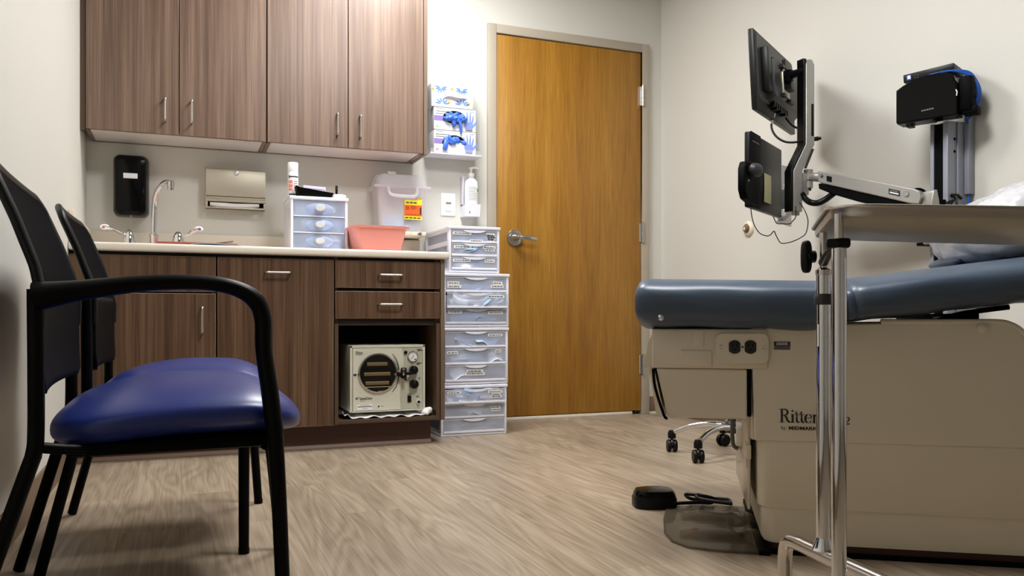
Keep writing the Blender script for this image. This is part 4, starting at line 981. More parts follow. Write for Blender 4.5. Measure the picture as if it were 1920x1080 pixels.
# foot housing
b=B().m(BEIGE); b.box(-.252,.025,-.006,WB_-.02,.4505,.548,.006); b.prism([(0,0),(.02,0),(.012,.06),(0,.085)],(-.252,.03,.45),(-1,0,0),(0,0,1),(0,WB_-.1,0)); b.build('footrest_housing',BEIGE,**kw)
b=B().m(BEIGE); b.prism([(-.213,.328),(-.0235,.328),(-.0235,.4495),(-.241,.4495)],(0,.0,0),(1,0,0),(0,0,1),(0,.5,0)); b.build('step_drawer',BEIGE,bevel=.004,**kw)
b=B().m(BEIGE); b.prism([(-.243,.327),(-.222,.327),(-.250,.4495),(-.262,.4495)],(0,.05,0),(1,0,0),(0,0,1),(0,.42,0)); b.m(BLACKM).tube([(-.249,-.001,.449),(-.2435,-.001,.40),(-.222,-.001,.333),(-.214,-.001,.3275)],.0035,8,4).box(-.0225,-.0145,.0,.02,.335,.4505); b.build('drawer_seal',BLACKM,**kw)
B().m(BEIGE).box(-.182,-.107,-.0105,-.005,.4565,.496,.007,3).build('finger_pull',BEIGE,**kw)
B().m(BEIGE).box(-.152,-.126,-.008,-.005,.505,.545,.003).build('latch_cover',BEIGE,**kw)
b=B().m(BEIGE); pr=rrect(-.098,.026,.4655,.537,.014,6); pr=[(p[0],p[1]+.004*(1-((p[0]+.036)/.062)**2)*(1 if p[1]>.5 else -1)) for p in pr]
b.prism(pr,(0,-.006,0),(1,0,0),(0,0,1),(0,-.007,0)); op=b.build('outlet_plate',BEIGE,bevel=.0025,**kw)
for x in(-.0540,-.0172):
    b=B().m(DOVEG); s=[(px,pz) for px,pz in circ(0,0,.0165,30)]; s=[(max(-.0135,min(.0135,a)),c) for a,c in s]
    b.prism(s,(x,-.0128,.5045),(1,0,0),(0,0,1),(0,-.002,0)).m(BLACKM)
    for q in((-.006,.003),(.004,.003)): b.box(x+q[0],x+q[0]+.002,-.0154,-.0146,.5045+q[1]-.002,.5045+q[1]+.006)
    b.cyl((x,-.0146,.4975),(x,-.0154,.4975),.0022,n=10); b.build('socket',DOVEG,parent=op,local=True)
B().m(DGREY).cyl((-.0356,-.0128,.5045),(-.0356,-.0145,.5045),.0028,n=12).build('screw',DGREY,parent=op,local=True)
b=B().m(INKS).ribbon([(.010,.500),(.0225,.500),(.0162,.511),(.010,.500)],.0007,(0,-.0130,0),(1,0,0),(0,0,1)).box(-.089,-.083,-.0134,-.013,.509,.510).box(-.089,-.083,-.0134,-.013,.506,.507).box(-.089,-.083,-.0134,-.013,.500,.501); b.build('plate_marks',INKS,parent=op,local=True)
b=B().m(INK).box(.0385,.0755,-.0014,-.0002,.4985,.5175).m(MGREY).box(.0395,.0745,-.002,-.0014,.4995,.5075).m(LABEL)
for k in range(2): b.box(.044,.070,-.0018,-.0013,.510+k*.0035,.5115+k*.0035)
b.m(INK)
for k in range(3): b.box(.042,.072,-.0024,-.0019,.501+k*.0022,.502+k*.0022)
b.build('name_plate',INK,**kw)
b=B().m(INK); xe=serif(b,'Ritter',(.051,-.0005,.3235),Vector((1,0,0)),Vector((0,0,1)),.0325)
serif(b,'222',(.051+.135,-.0005,.3225),Vector((1,0,0)),Vector((0,0,1)),.0275) if False else serif(b,'222',(.176,-.0005,.3225),Vector((1,0,0)),Vector((0,0,1)),.0275)
b.text('by',(.0545,-.0005,.3065),(1,0,0),(0,0,1),.0125,sx=.9); b.text('MIDMARK',(.072,-.0005,.3065),(1,0,0),(0,0,1),.0115,bold=.03,sx=1.25)
b.build('lettering',INK,recalc=False,**kw)
# upholstery
def cushion(x0,x1,y0,y1,z0,z1,r,wave,seed,nx=60,na=40,crown=.0):
    b=B().m(NAVY); rings=[]
    sg=lambda v,e: math.copysign(abs(v)**e,v)
    K=nx
    for i in range(K+1):
        u=i/K; x=x0+(x1-x0)*u
        d=min(x-x0,x1-x); q=1 if d>=r else math.sqrt(max(0,1-((r-d)/r)**2))
        hh=(z1-z0)/2-r*(1-q)*.9; hy=(y1-y0)/2-r*(1-q)*.9
        rr=[]
        for k in range(na):
            t=2*math.pi*(k+.5)/na
            # squircle cross-section
            cy=sg(math.cos(t),.50); cz=sg(math.sin(t),.50)
            y=(y0+y1)/2+hy*cy; z=(z0+z1)/2+hh*cz
            if cz>.6: z+=crown*(1-cy*cy)
            low=max(0,-cz); side=max(0,-cy)
            n=noise.noise(Vector((x*9+seed,cy*1.5,cz*1.5)))
            z+=wave*low**3*(.5*math.sin(x*38+seed)+n*.8)-.0; y+=-.004*n*side
            rr.append(Vector((x,y,z)))
        rings.append(rr)
    b.loft(rings); return b
b=cushion(-.292,.204,-.062,.648,.545,.678,.030,.006,1.0)
sc_=b.build('seat_cushion',NAVY,smooth=50,**kw)
for v in sc_.data.vertices:      # the seat dips slightly towards the back section
    v.co.z += -.010*max(0,(v.co.x+.292)/.5) 
B().m(CHROME).lathe([(.008,0),(.0075,.002),(.004,.004),(0,.0045)],(-.228,-.061,.576),(0,-1,0),20).build('stud',CHROME,parent=sc_,local=True)
b=cushion(.0,.90,-.062,.648,.0,.103,.030,.004,5.0,crown=.010); b.bm.transform(Matrix.Translation((.207,0,.560))@Matrix.Rotation(R(-6.9),4,'Y'))
bc=b.build('back_cushion',NAVY,smooth=50,**kw)
b=cushion(.0,.03,-.058,.20,.0,.080,.014,.0,3.0,12,24); b.bm.transform(Matrix.Translation((.196,0,.566))@Matrix.Rotation(R(-6.9),4,'Y')); b.build('cushion_fold',NAVY,parent=bc,local=True,smooth=50)
b=B().m(BLACKM).box(.44,.50,.03,.55,.560,.585).m(STEEL).box(.405,.425,.03,.05,.562,.578).m(BLACKM).tube([(.40,.02,.565),(.46,.02,.585),(.56,.02,.60)],.006,8,4); b.build('back_hinge',BLACKM,**kw)
# headrest pad and wrapped pillow
b=cushion(.0,.34,.0,.26,.0,.024,.011,.002,8.0,crown=.003); b.bm.transform(Matrix.Translation((.545,.36,.7165))@Matrix.Rotation(R(-6.9),4,'Y'))
me=b.build('headrest_pad',NAVY,None,smooth=50); me.data.transform(ROOTM[et.name]); ROOTM[me.name]=Matrix.Identity(4)
tag(me,'thin slate blue headrest pad on the raised backrest under the wrapped pillow','headrest pad')
pl=B().m(WHITEM)
def pf(x,y,z):
    n=noise.noise(Vector((x*14,y*14,z*14))); k=1+.05*n
    return x*k,y*k,z*(1+.08*n)
pl.superell((0,0,0),.218,.25,.088,.85,.5,56,28,pf); pl.bm.transform(Matrix.Translation((.775,.36,.850))@Matrix.Rotation(R(-14),4,'Y'))
me=pl.build('pillow',WHITEM,None,smooth=180); me.data.transform(ROOTM[et.name]); ROOTM[me.name]=Matrix.Identity(4)
pw=tag(me,'white pillow wrapped in clear plastic on the raised end of the exam table','pillow')
b=B().m(PLASTIC)
def pf2(x,y,z):
    n=noise.noise(Vector((x*22+3,y*22,z*22)))+.5*noise.noise(Vector((x*50+3,y*50,z*50))); k=1+.05*n
    return x*k-(.03 if x<-.15 and z<0.02 else 0),y*k,z*(1+.12*n)-.004
b.superell((0,0,0),.236,.264,.100,.8,.5,72,36,pf2); b.bm.transform(Matrix.Translation((.775,.36,.850))@Matrix.Rotation(R(-14),4,'Y'))
b.bm.transform(ROOTM[et.name]); ROOTM[pw.name]=Matrix.Identity(4); b.build('plastic_cover',PLASTIC,pw,smooth=60)
# smoky floor tray, foot pedal, cord
b=B().m(SMOKE)
poly=[(.03,.0),(-.10,.004),(-.165,.022),(-.205,.07),(-.226,.15),(-.232,.30),(-.228,.42),(-.20,.47),(-.12,.50),(.03,.50)]
T4=ROOTM[et.name]
def ribz(x,y):
    z=.0
    for c in(.15,.345):
        d=((y-c)/.055)**2; e=max(0,min(1,(x+.185)/.05))
        if d<1: z=max(z,.014*(1-d*d)*min(1,e))
    return z
def inside(x,y):
    c=False; n=len(poly)
    for i in range(n):
        a,d=poly[i],poly[(i+1)%n]
        if (a[1]>y)!=(d[1]>y) and x<(d[0]-a[0])*(y-a[1])/(d[1]-a[1])+a[0]: c=not c
    return c
# radial fill so that the outline stays exact
cen=(-.10,.25); dense=[]
for i in range(len(poly)):
    a,d=poly[i],poly[(i+1)%len(poly)]
    for k in range(6): dense.append((a[0]+(d[0]-a[0])*k/6,a[1]+(d[1]-a[1])*k/6))
NR=22; co=[];
for k in range(NR+1):
    f_=k/NR
    for p in dense:
        x=cen[0]+(p[0]-cen[0])*f_; y=cen[1]+(p[1]-cen[1])*f_; co.append(T4@Vector((x,y,.005+ribz(x,y))))
nn_=len(dense); fa=[(k*nn_+i,k*nn_+(i+1)%nn_,(k+1)*nn_+(i+1)%nn_,(k+1)*nn_+i) for k in range(NR) for i in range(nn_)]
b.raw(co,fa); o=one(b,'floor_tray',SMOKE,'smoky clear ribbed plastic tray on the floor at the exam table foot','floor tray',tuple(T4@Vector((-.1,.25,0))),smooth=60)
md=o.modifiers.new('t','SOLIDIFY'); md.thickness=.0035; md.offset=-1
fp=thing('foot_pedal','black foot pedal lying on the floor beside the smoky tray','foot pedal',(1.338,2.185,0),R(-18))
def oval(a,bb,z,sh=0): return [Vector((x*(1+sh*y),y,z)) for x,y in [(math.copysign(abs(math.cos(t))**.62,math.cos(t))*a,math.copysign(abs(math.sin(t))**.62,math.sin(t))*bb) for t in [2*math.pi*i/40 for i in range(40)]]]
B().m(BLACK).loft([oval(.064,.05,.0),oval(.066,.052,.006),oval(.066,.052,.026),oval(.063,.05,.034)]).build('base',BLACK,fp,local=True)
b=B().m(BLACKG); b.loft([oval(.062,.049,.034),oval(.0615,.0485,.042),oval(.055,.044,.052),oval(.035,.03,.056)]); b.build('pedal',BLACKG,fp,local=True)
b=B().m(BLACK)
pts=[(1.345,2.135),(1.39,2.13),(1.45,2.12),(1.485,2.10),(1.50,2.13),(1.46,2.17),(1.43,2.15),(1.47,2.10),(1.53,2.08),(1.56,2.12),(1.52,2.155),(1.46,2.135),(1.43,2.085),(1.455,2.015),(1.475,1.985)]
b.tube([(p[0],p[1],.016+(.020 if i in(6,7,11,12) else 0)+(.022 if i>12 else 0)) for i,p in enumerate(pts)],.0052,10,6)
one(b,'pedal_cord',BLACK,'black cord coiled on the floor between foot pedal and exam table','cord',(1.45,2.1,0))

# ------------------------------------------------------------------ instrument stand
Pl=Vector((.980,1.076,0)); Pr=Vector((.867,.921,0)); Pf=Vector((.995,1.185,0))
ms=thing('instrument_stand','chrome instrument stand with steel tray in front of the exam table','instrument stand',(.95,1.05,0))
rd=(Pf-Pl).normalized(); near=Pl-rd*.42; far=Pl+rd*.112; zr=.187
b=B().m(CHROMEW)
b.tube([far+EZ*.004,far+EZ*.10,far+EZ*(zr-.03),far-rd*.010+EZ*(zr-.007),far-rd*.035+EZ*zr,Pl+EZ*zr,near+rd*.035+EZ*zr,near+rd*.010+EZ*(zr-.007),near+EZ*(zr-.03),near+EZ*.10,near+EZ*.004],.0128,18,6)
rail=b.build('base_rail',CHROMEW,ms)
for p in(far,near): B().m(BLACK).cyl(p,p+EZ*.02,.0155,n=18).build('foot_cap',BLACK,rail)
tdir=Vector((.79,-.611,0))
b=B().m(CHROMEW); b.tube([Pr+EZ*.03,Pr+tdir*.03+EZ*.022,Pr+tdir*.42+EZ*.018],.012,14,5).cyl(Pr+tdir*.42-rd*-.2+EZ*.018,Pr+tdir*.42-rd*.25+EZ*.018,.012,n=14).cyl(Pr+EZ*.03,Vector((near.x,near.y,0))*.55+Vector((Pl.x,Pl.y,0))*.45+EZ*.03,.010,n=12); b.build('base_bar',CHROMEW,ms)
b=B().m(CHROME); b.cyl(Pl+EZ*zr,Pl+EZ*.648,.0114,n=28).lathe([(.019,.0),(.016,.006),(.0125,.016),(.0114,.02)],Pl+EZ*(zr+.009),n=24); b.build('post',CHROME,ms)
b=B().m(CHROME); b.cyl(Pr+EZ*.028,Pr+EZ*.676,.0102,n=28); b.build('post',CHROME,ms)
for p,r,zz in((Pl,.0060,.640),(Pr,.0062,.67)): b=B().m(CHROMEW); b.cyl(p+EZ*zz,p+EZ*(.7165 if p is Pl else .7245),r,n=20); b.build('rod',CHROMEW,ms)
side=(Pr-Pl).normalized()
b=B().m(BLACK)
b.X=Matrix.Translation(Pr+EZ*.683)@Matrix.Rotation(math.atan2(tdir.y,tdir.x),4,'Z'); b.box(-.018,.0145,-.013,.013,-.0075,.0065,.004); b.X=Matrix.Identity(4)
b.tube([Pr+EZ*.683,(Pr+Pl)/2+EZ*.681,Pl+EZ*.668],[.0055,.006,.008],10,4); cl=b.build('clamp',BLACK,ms)
b=B().m(BLACK); kc=Pl-Vector((.9288,-.3706,0))*.024+EZ*.677
b.lathe([(.004,-.002),(.010,.0),(.0105,.012),(.007,.016)],kc+Vector((.9288,-.3706,0))*.010,(-.9288,.3706,0),20)
b.superell(kc-Vector((.9288,-.3706,0))*.004,.0085,.0085,.027,.6,.8,20,14); b.build('clamp_knob',BLACK,cl)
B().m(DGREY).lathe([(.0135,0),(.0145,.004),(.0145,.014),(.0125,.018)],Pl+EZ*.598,n=24).build('collar',DGREY,ms)
B().m(CHROMEW).lathe([(.0085,0),(.0125,.003),(.0125,.01),(.007,.014)],Pl+EZ*.645,n=24).build('collar',CHROMEW,ms)
B().m(LABEL).box(-.0005,.0005,-.004,.004,-.018,.018).build('sticker',LABEL,ms,local=True).location=(0,0,0)
st=[o for o in ms.children if o.name.startswith('sticker')][0]
st.data.transform(Matrix.Translation(Pl+Vector((-.0111,.0004,.548))-Vector((.95,1.05,0)))@Matrix.Rotation(R(-20),4,'Z'))
# the tray: sheet steel with a rolled rim, sagging a little at the free end
TL,TWd=.49,.372
tm=Matrix.Translation((.843,.909,.7185))@Matrix(((.79,.611,0,0),(-.611,.79,0,0),(0,0,1,0),(0,0,0,1)))@Matrix.Rotation(R(3.1),4,'Y')
b=B().m(STEELP)
def tr(off,z,r): return [tm@Vector((x,y,z)) for x,y in rrect(-off,TL+off,-off,TWd+off,r,8)]
b.loft([tr(-.006,.0,.05),tr(-.0015,.0015,.054),tr(0,.006,.055),tr(.0,.0155,.055),tr(.003,.0185,.058),tr(.006,.0175,.06),tr(.0065,.015,.061),tr(.005,.0135,.06),tr(.0015,.0145,.0575)],caps=False)
n=len(rrect(0,1,0,1,.1,8)); rr=[b.bm.verts[i] if False else v for i,v in enumerate(list(b.bm.verts)[:n])]
f=b.bm.faces.new(rr); f.material_index=0
tray=b.build('tray',STEELP,ms,smooth=50)

# ------------------------------------------------------------------ stool behind the exam table
scx,scy=2.129,2.857
so=thing('rolling_stool','chrome five-star rolling stool base standing behind the exam table','stool',(scx,scy,0))
b=B().m(DGREY).lathe([(.03,.095),(.034,.10),(.034,.135),(.024,.145),(.02,.30),(.02,.33)],(scx,scy,0),n=24); b.build('column',DGREY,so)
b=B().m(CHROME).cyl((scx,scy,.3),(scx,scy,.45),.0125,n=16).m(BLACK).lathe([(.05,.44),(.16,.455),(.178,.47),(.18,.50),(.165,.518),(.0,.522)],(scx,scy,0),n=36); b.build('seat',BLACK,so)
for a in(136.5,201.6,273,345,63.1):
    d=Vector((math.cos(R(a)),math.sin(R(a)),0)); c=Vector((scx,scy,0)); p=c+d*.255
    b=B().m(CHROME); b.tube([c+d*.02+EZ*.118,c+d*.09+EZ*.126,c+d*.17+EZ*.115,c+d*.225+EZ*.094,c+d*.252+EZ*.080],[.017,.0135,.0115,.011,.011],14,6); leg=b.build('leg',CHROME,so)
    b=B().m(BLACK).lathe([(.016,.058),(.0175,.062),(.0175,.080),(.012,.092),(.0,.094)],p,n=20).cyl(p+EZ*.05,p+EZ*.062,.006,n=12)
    ax=Vector((math.cos(R(a+40)),math.sin(R(a+40)),0)) if a>210 else Vector((.93,-.37,0))
    if abs(a-63.1)<1: ax=Vector((.2,-.98,0))
    for s in(1,-1): b.lathe([(.006,.0),(.024,.0),(.0265,.004),(.0265,.012),(.023,.0165),(.004,.0165)],p+ax*(s*.0045)+EZ*.0266,ax*s,24)
    b.cyl(p-ax*.006+EZ*.0266,p+ax*.006+EZ*.0266,.012,n=12); b.build('caster',BLACK,leg)
# ------------------------------------------------------------------ wall workstation on the right wall
wt=thing('wall_track','grey aluminium wall track with black channel behind the exam table','wall track',(2.62,2.23,.30))
b=B().m(ALUP).box(2.566,2.669,2.197,2.215,.30,1.284).box(2.566,2.669,2.255,2.270,.30,1.284).box(2.60,2.669,2.215,2.255,.30,1.284)
b.box(2.612,2.669,2.190,2.197,.30,1.284).box(2.566,2.600,2.1945,2.1975,.30,1.284); b.build('channel',ALUP,wt,bevel=.0015)
B().m(BLACKM).box(2.571,2.601,2.2155,2.2545,.31,1.28).build('channel_insert',BLACKM,wt)
b=B().m(ALUP).box(2.640,2.669,2.168,2.189,1.02,1.36,.003); b.build('cable_cover',ALUP,wt)
b=B().m(BLACKM)
for z in(1.175,.80,.86,1.22): b.cyl((2.60,2.1965,z),(2.60,2.1935,z),.0055,n=12)
b.build('screw',BLACKM,wt)
b=B().m(BLACKM).box(2.53,2.60,2.20,2.30,.838,.850,.003).m(STEEL).box(2.562,2.568,2.212,2.258,.812,.832); b.build('stop_bracket',BLACKM,wt)
# computer holder (rotated box) and small computer
P0=(2.442,2.31,1.286); hr=math.atan2(-.907,.42)
chd=thing('computer_holder','black rounded computer holder box at the top of wall track','computer holder',P0,hr)
pf_=[(0,0)]; W=.205
topc=[(W,.0),(W,.11),(W-.012,.140),(W-.03,.152),(W*.72,.160),(W*.5,.158),(W*.3,.149),(W*.12,.136),(.0,.122)]
b=B().m(BLACKG); b.prism([(0,.0)]+topc,(0,0,0),(1,0,0),(0,0,1),(0,.075,0)); b.build('shell',BLACKM,chd,local=True,bevel=.004)
b=B().m(DGREY).box(.004,.12,.006,.07,-.003,.001); b.build('base_plate',DGREY,chd,local=True)
b=B().m(BLACKM).box(W-.002,W+.045,.015,.085,.012,.138,.01).box(W+.01,W+.06,.02,.07,.0,.03,.006); b.build('side_pocket',BLACKM,chd,local=True)
b=B().m(BLACK).box(.030,.052,.01,.05,-.016,.002,.003); b.build('latch',BLACK,chd,local=True)
b=B().m(MGREY)
for k in range(5): b.box(.088+k*.0085,.0945+k*.0085,-.0012,.0004,.030+k*.0006,.0345+k*.0006)
b.build('lettering',MGREY,chd,local=True)
b=B().m(WHITE).tube([(W-.003,-.002,.088),(W+.001,-.003,.078),(W-.001,-.002,.066)],.002,8,4); b.build('strap',WHITE,chd,local=True)
mc=thing('mini_computer','thin black mini computer with blue sticker lying on the computer holder','computer',(2.47,2.30,1.43),hr)
b=B().m(BLACK); b.X=Matrix.Translation((.0,.020,.012))@Matrix.Rotation(R(-3.5),4,'Y'); b.box(-.008,.165,.0,.11,.0,.030,.003); b.m(BLU).box(.004,.020,-.0012,.0002,.006,.024).m(LABEL).box(.008,.018,-.002,-.001,.010,.022).m(MGREY).box(.032,.044,-.001,.0002,.008,.0085).box(.032,.044,-.001,.0002,.019,.0195).box(.032,.0325,-.001,.0002,.008,.0195).box(.0435,.044,-.001,.0002,.008,.0195); b.X=Matrix.Identity(4)
b.build('case',BLACK,mc,local=True)
b=B().m(BLUEC)
for k,dx in enumerate((0,.006,.011)):
    b.tube([(2.50,2.215,1.445-dx*.3),(2.545,2.165,1.452),(2.583,2.125,1.442-dx),(2.600-dx,2.108,1.412),(2.610-dx,2.098,1.370),(2.614-dx,2.110,1.330+dx),(2.612,2.135,1.295),(2.630,2.166,1.285),(2.654,2.178,1.25),(2.655,2.178,1.10),(2.652,2.178,1.0),(2.648,2.176,.94)],.0042,10,7)
one(b,'network_cable',BLUEC,'looped blue network cables at the right end of the computer holder','cable',(2.6,2.1,1.38))
b=B().m(BLACK)
for k in range(3): b.tube([(2.588,2.190,1.012),(2.594,2.186,1.0),(2.575-.012*k,2.184,.985),(2.556-.014*k,2.186,.950),(2.55-.015*k,2.192,.90)],.003,8,5)
b.cyl((2.585,2.196,1.014),(2.585,2.184,1.014),.006,n=12); b.tube([(2.585,2.187,1.014),(2.605,2.187,1.016),(2.625,2.187,1.004)],.005,8,4)
one(b,'cable_bundle',BLACK,'black cables emerging from the grey wall track beside blue cable','cable',(2.57,2.19,1.0))
# articulated arm with pole
ma=thing('monitor_mount','silver articulated monitor arm with upright pole fixed to wall track','monitor arm',(2.5165,2.27,1.01))
b=B().m(SILVP); pv=Vector((2.517,2.272,1.012)); A=Vector((2.394,2.632,1.137))
d=(A-pv); L=math.hypot(d.x,d.y); dh=Vector((d.x/L,d.y/L,0)); sl=d.z/L; pn=Vector((dh.y,-dh.x,0))  # pn: sideways
def armp(s,z): return (s,z+s*sl)
prof=[armp(-.010,-.022),armp(.01,-.027),armp(.03,-.028),armp(L-.01,-.026),armp(L+.004,-.022),armp(L+.008,.018),armp(L,.024),armp(.04,.030),armp(.01,.030),armp(-.012,.026),armp(-.020,.005)]
b.prism([(p[0],p[1]) for p in prof],pv-pn*.03,dh,EZ,pn*.06); b.build('beam',SILVP,ma,bevel=.004)
fx=-pn*.0305 if (-pn).dot(Vector((-.66,-.75,0)))>0 else pn*.0305; fn=fx.normalized()
Q=lambda s,z: pv+fx+dh*s+EZ*(z+s*sl)
b=B().m(MGREY).cyl(Q(.035,.004),Q(.035,.004)+fn*.002,.010,n=20).m(SILVP).cyl(Q(.035,.004)+fn*.002,Q(.035,.004)+fn*.003,.0085,n=20); b.build('cap',SILVP,ma)
def plate(m,s0,s1,za,zb_,th): b.m(m).prism([(s0,za+s0*sl),(s1,za+s1*sl),(s1,zb_+s1*sl),(s0,zb_+s0*sl)],pv+fx,dh,EZ,fn*th)
b=B(); plate(INK,.058,.100,-.010,.011,.001); plate(LABEL,.063,.096,-.005,.000,.0014); plate(MGREY,.066,.094,.003,.007,.0014); b.build('label',INK,ma)
b=B(); plate(BLACK,L-.055,L-.034,-.012,.009,.0012); b.m(DGREY).cyl(Q(L-.012,.004),Q(L-.012,.004)+fn*.003,.006,n=16).m(SILVP).cyl(Q(L-.012,.004)+fn*.003,Q(L-.012,.004)+fn*.004,.003,n=12); b.build('screw',BLACK,ma)
b=B().m(BLACKM)
cov=[armp(.03,-.0285),armp(L-.005,-.0265),armp(L+.006,-.030),armp(L+.004,-.050),armp(L-.06,-.060),armp(L*.55,-.066),armp(L*.25,-.052),armp(.03,-.034)]
b.prism([(p[0],p[1]) for p in cov],pv-pn*.024,dh,EZ,pn*.048); b.build('cable_cover',BLACKM,ma,bevel=.004)
b=B().m(SILVP); b.prism([(0,-.16),(.035,-.16),(.042,-.05),(.012,.036),(-.012,.030),(-.03,-.03)],Vector((2.520,2.205,1.0)),(.62,-.1,0),(0,0,1),(0.002,.058,0)); b.build('carriage',SILVP,ma,bevel=.004)
b=B().m(BLACKM).box(2.545,2.5655,2.200,2.262,.855,1.0,.003).tube([(2.497,2.275,1.043),(2.520,2.262,1.040),(2.545,2.240,1.005)],.005,8,4); b.build('carriage_slide',BLACKM,ma)
b=B().m(SILVP); b.tube([A+dh*.006,A+dh*.05+EZ*.006,Vector((2.380,2.690,1.140))],[.016,.013,.013],14,5,up=(0,0,1),flat=1.25).cyl((2.376,2.694,1.10),(2.376,2.694,1.175),.018,n=22); b.m(DGREY).cyl((2.376,2.694,1.128),(2.376,2.694,1.133),.0185,n=22).cyl((2.376,2.694,1.09),(2.376,2.694,1.101),.012,n=18); b.build('link',SILVP,ma)
# pole: upper straight part, crank, lower plate
def pole(x0,x1,y0,y1,lowdx,m,nm,z0=1.0,z1=1.600,pk=.022):
    b=B().m(m); r=[]
    for z,dx in((z0,lowdx),(1.165,lowdx),(1.275,0),(z1,0)): r.append([Vector((x0+dx,y0,z)),Vector((x1+dx,y0,z)),Vector((x1+dx,y1,z)),Vector((x0+dx,y1,z))])
    r.append([Vector(((x0+x1)/2-.006,y0+.004,z1+pk)),Vector(((x0+x1)/2+.012,y0+.004,z1+pk)),Vector(((x0+x1)/2+.012,y1,z1+pk)),Vector(((x0+x1)/2-.006,y1,z1+pk))])
    b.loft(r); return b.build(nm,m,ma,smooth=30,bevel=.002)
pole(2.350,2.392,2.676,2.712,-.062,SILVP,'pole'); pole(2.342,2.352,2.680,2.722,-.064,BLACK,'pole_cover',z1=1.602)
b=B().m(BLACK).box(2.376,2.386,2.6735,2.677,1.31,1.44,.001).m(DGREY); b.prism([(0,0),(.012,0),(.052,.082),(.040,.082)],(2.336,2.6745,1.175),(1,0,0),(0,0,1),(0,-.002,0)); b.build('slot',BLACK,ma)
b=B().m(BLACK).cyl((2.392,2.690,1.300),(2.412,2.676,1.302),.009,n=16).cyl((2.412,2.676,1.302),(2.420,2.670,1.303),.006,n=12); b.build('knob',BLACK,ma)
b=B().m(SILVP).box(2.292,2.325,2.684,2.70,.985,1.09,.004).box(2.325,2.372,2.684,2.70,1.07,1.16,.004).m(ALU).box(2.302,2.352,2.70,2.772,1.02,1.10,.003); b.build('tray_bracket',SILVP,ma)
b=B().m(BLACK).cyl((2.30,2.6835,1.045),(2.30,2.682,1.045),.003,n=10).cyl((2.306,2.6835,1.035),(2.306,2.682,1.035),.003,n=10).box(2.29,2.325,2.6835,2.685,1.083,1.085); b.build('screw',BLACK,ma)
b=B().m(BLACK).tube([(2.353,2.690,1.575),(2.34,2.735,1.573),(2.328,2.775,1.571)],.016,12,4).box(2.318,2.345,2.745,2.785,1.545,1.595,.004); b.build('head',BLACK,ma)
# monitor (local x along the screen, -y is its back)
mo=thing('monitor','black flat monitor seen from behind at the top of the pole','monitor',(2.325,2.820,1.391),R(34.7))
k2=dict(parent=mo,local=True)
TI=Matrix.Rotation(R(-3),4,'X')
def mb(m): q=B(); q.X=TI; return q.m(m)
mb(BLACK).box(-.279,.279,.0,.022,.0,.322,.004).build('panel',BLACK,**k2)
mb(BLACKG).box(-.273,.273,.021,.0235,.012,.316,.001).build('screen',BLACKG,**k2)
b=mb(DGREY); b.loft([[Vector((x,0.001,z)) for x,z in rrect(-.262,.266,.05,.312,.01,4)],[Vector((x,-.006,z)) for x,z in rrect(-.258,.262,.054,.308,.012,4)]])
b.loft([[Vector((x,-.005,z)) for x,z in rrect(-.150,.262,.055,.245,.012,4)],[Vector((x,-.036,z)) for x,z in rrect(-.140,.258,.080,.235,.012,4)]]); b.build('back_housing',DGREY,**k2)
mb(BLACK).box(-.215,-.165,-.034,-.004,.085,.262,.006).build('speaker_bar',BLACK,**k2)
mb(STEEL).box(-.035,.055,-.043,-.035,.10,.215,.002).build('mount_plate',STEEL,**k2)
b=mb(BLACK).box(-.055,-.025,-.050,-.034,.212,.224).box(-.055,-.02,-.050,-.034,.092,.105).box(.03,.085,-.052,-.034,.080,.094).box(-.02,.03,-.050,-.036,.215,.252).box(-.025,.045,-.070,-.036,.125,.195,.004); b.build('mount_clip',BLACK,**k2)
b=mb(BLACK)
for i in range(7): b.box(-.11+i*.032,-.094+i*.032,-.022,-.004,.042-(i%2)*.006,.062)
b.build('plugs',BLACK,**k2)
# keyboard tray folded up, with mouse pouch
kt=thing('keyboard_tray','black folded-up keyboard tray hanging below the monitor on the pole','keyboard tray',(2.309,2.805,.985),R(34.7))
k3=dict(parent=kt,local=True)
B().m(BLACK).box(-.360,.075,.0,.022,.010,.300,.006).build('tray_board',BLACKM,**k3)
B().m(BLACKM).box(-.360,-.240,-.006,.0,.010,.300,.003).build('palm_rest',BLACKM,**k3)
b=B().m(ALU); b.prism([(.075,-.005),(.155,.022),(.155,.25),(.30,.26),(.30,-.005)],(0,.020,0),(1,0,0),(0,0,1),(0,.010,0)); b.build('back_plate',ALU,bevel=.002,**k3)
b=B().m(SILVP); b.prism([(.085,.0),(.165,.03),(.165,.15),(.13,.16),(.125,.05),(.085,.022)],(0,-.012,0),(1,0,0),(0,0,1),(0,.022,0)); b.build('hinge_plate',SILVP,bevel=.002,**k3)
b=B().m(BLACKM); b.prism([(-.475,.06),(-.45,.03),(-.335,.012),(-.335,.165),(-.40,.178),(-.455,.168),(-.475,.14)],(0,-.020,0),(1,0,0),(0,0,1),(0,.030,0)); mp_=b.build('mouse_pouch',BLACKM,bevel=.006,**k3)
B().m(NICKEL).cyl((-.44,-.020,.098),(-.44,-.023,.098),.004,n=12).build('rivet',NICKEL,parent=mp_,local=True)
b=B().m(MGREY).box(-.345,-.262,-.0072,-.0058,.262,.266).box(.012,.05,-.014,-.0,-.006,.006,.002); b.build('trim_line',MGREY,**k3)
kmat=ROOTM[kt.name]
b=B().m(DGREY); b.superell((0,0,0),.042,.024,.026,.9,.9,28,16); b.bm.transform(kmat@Matrix.Translation((-.415,-.040,.138)))
ms2=one(b,'computer_mouse',DGREY,'dark computer mouse tucked in the pouch of the keyboard tray','mouse',tuple(kmat@Vector((-.415,-.040,.138))))
b=B().m(NOTE).grid(lambda u,v: kmat@Vector((-.185+.095*u,-.0012-.004*v*(1-v)-.001,.05+.115*v)),3,8)
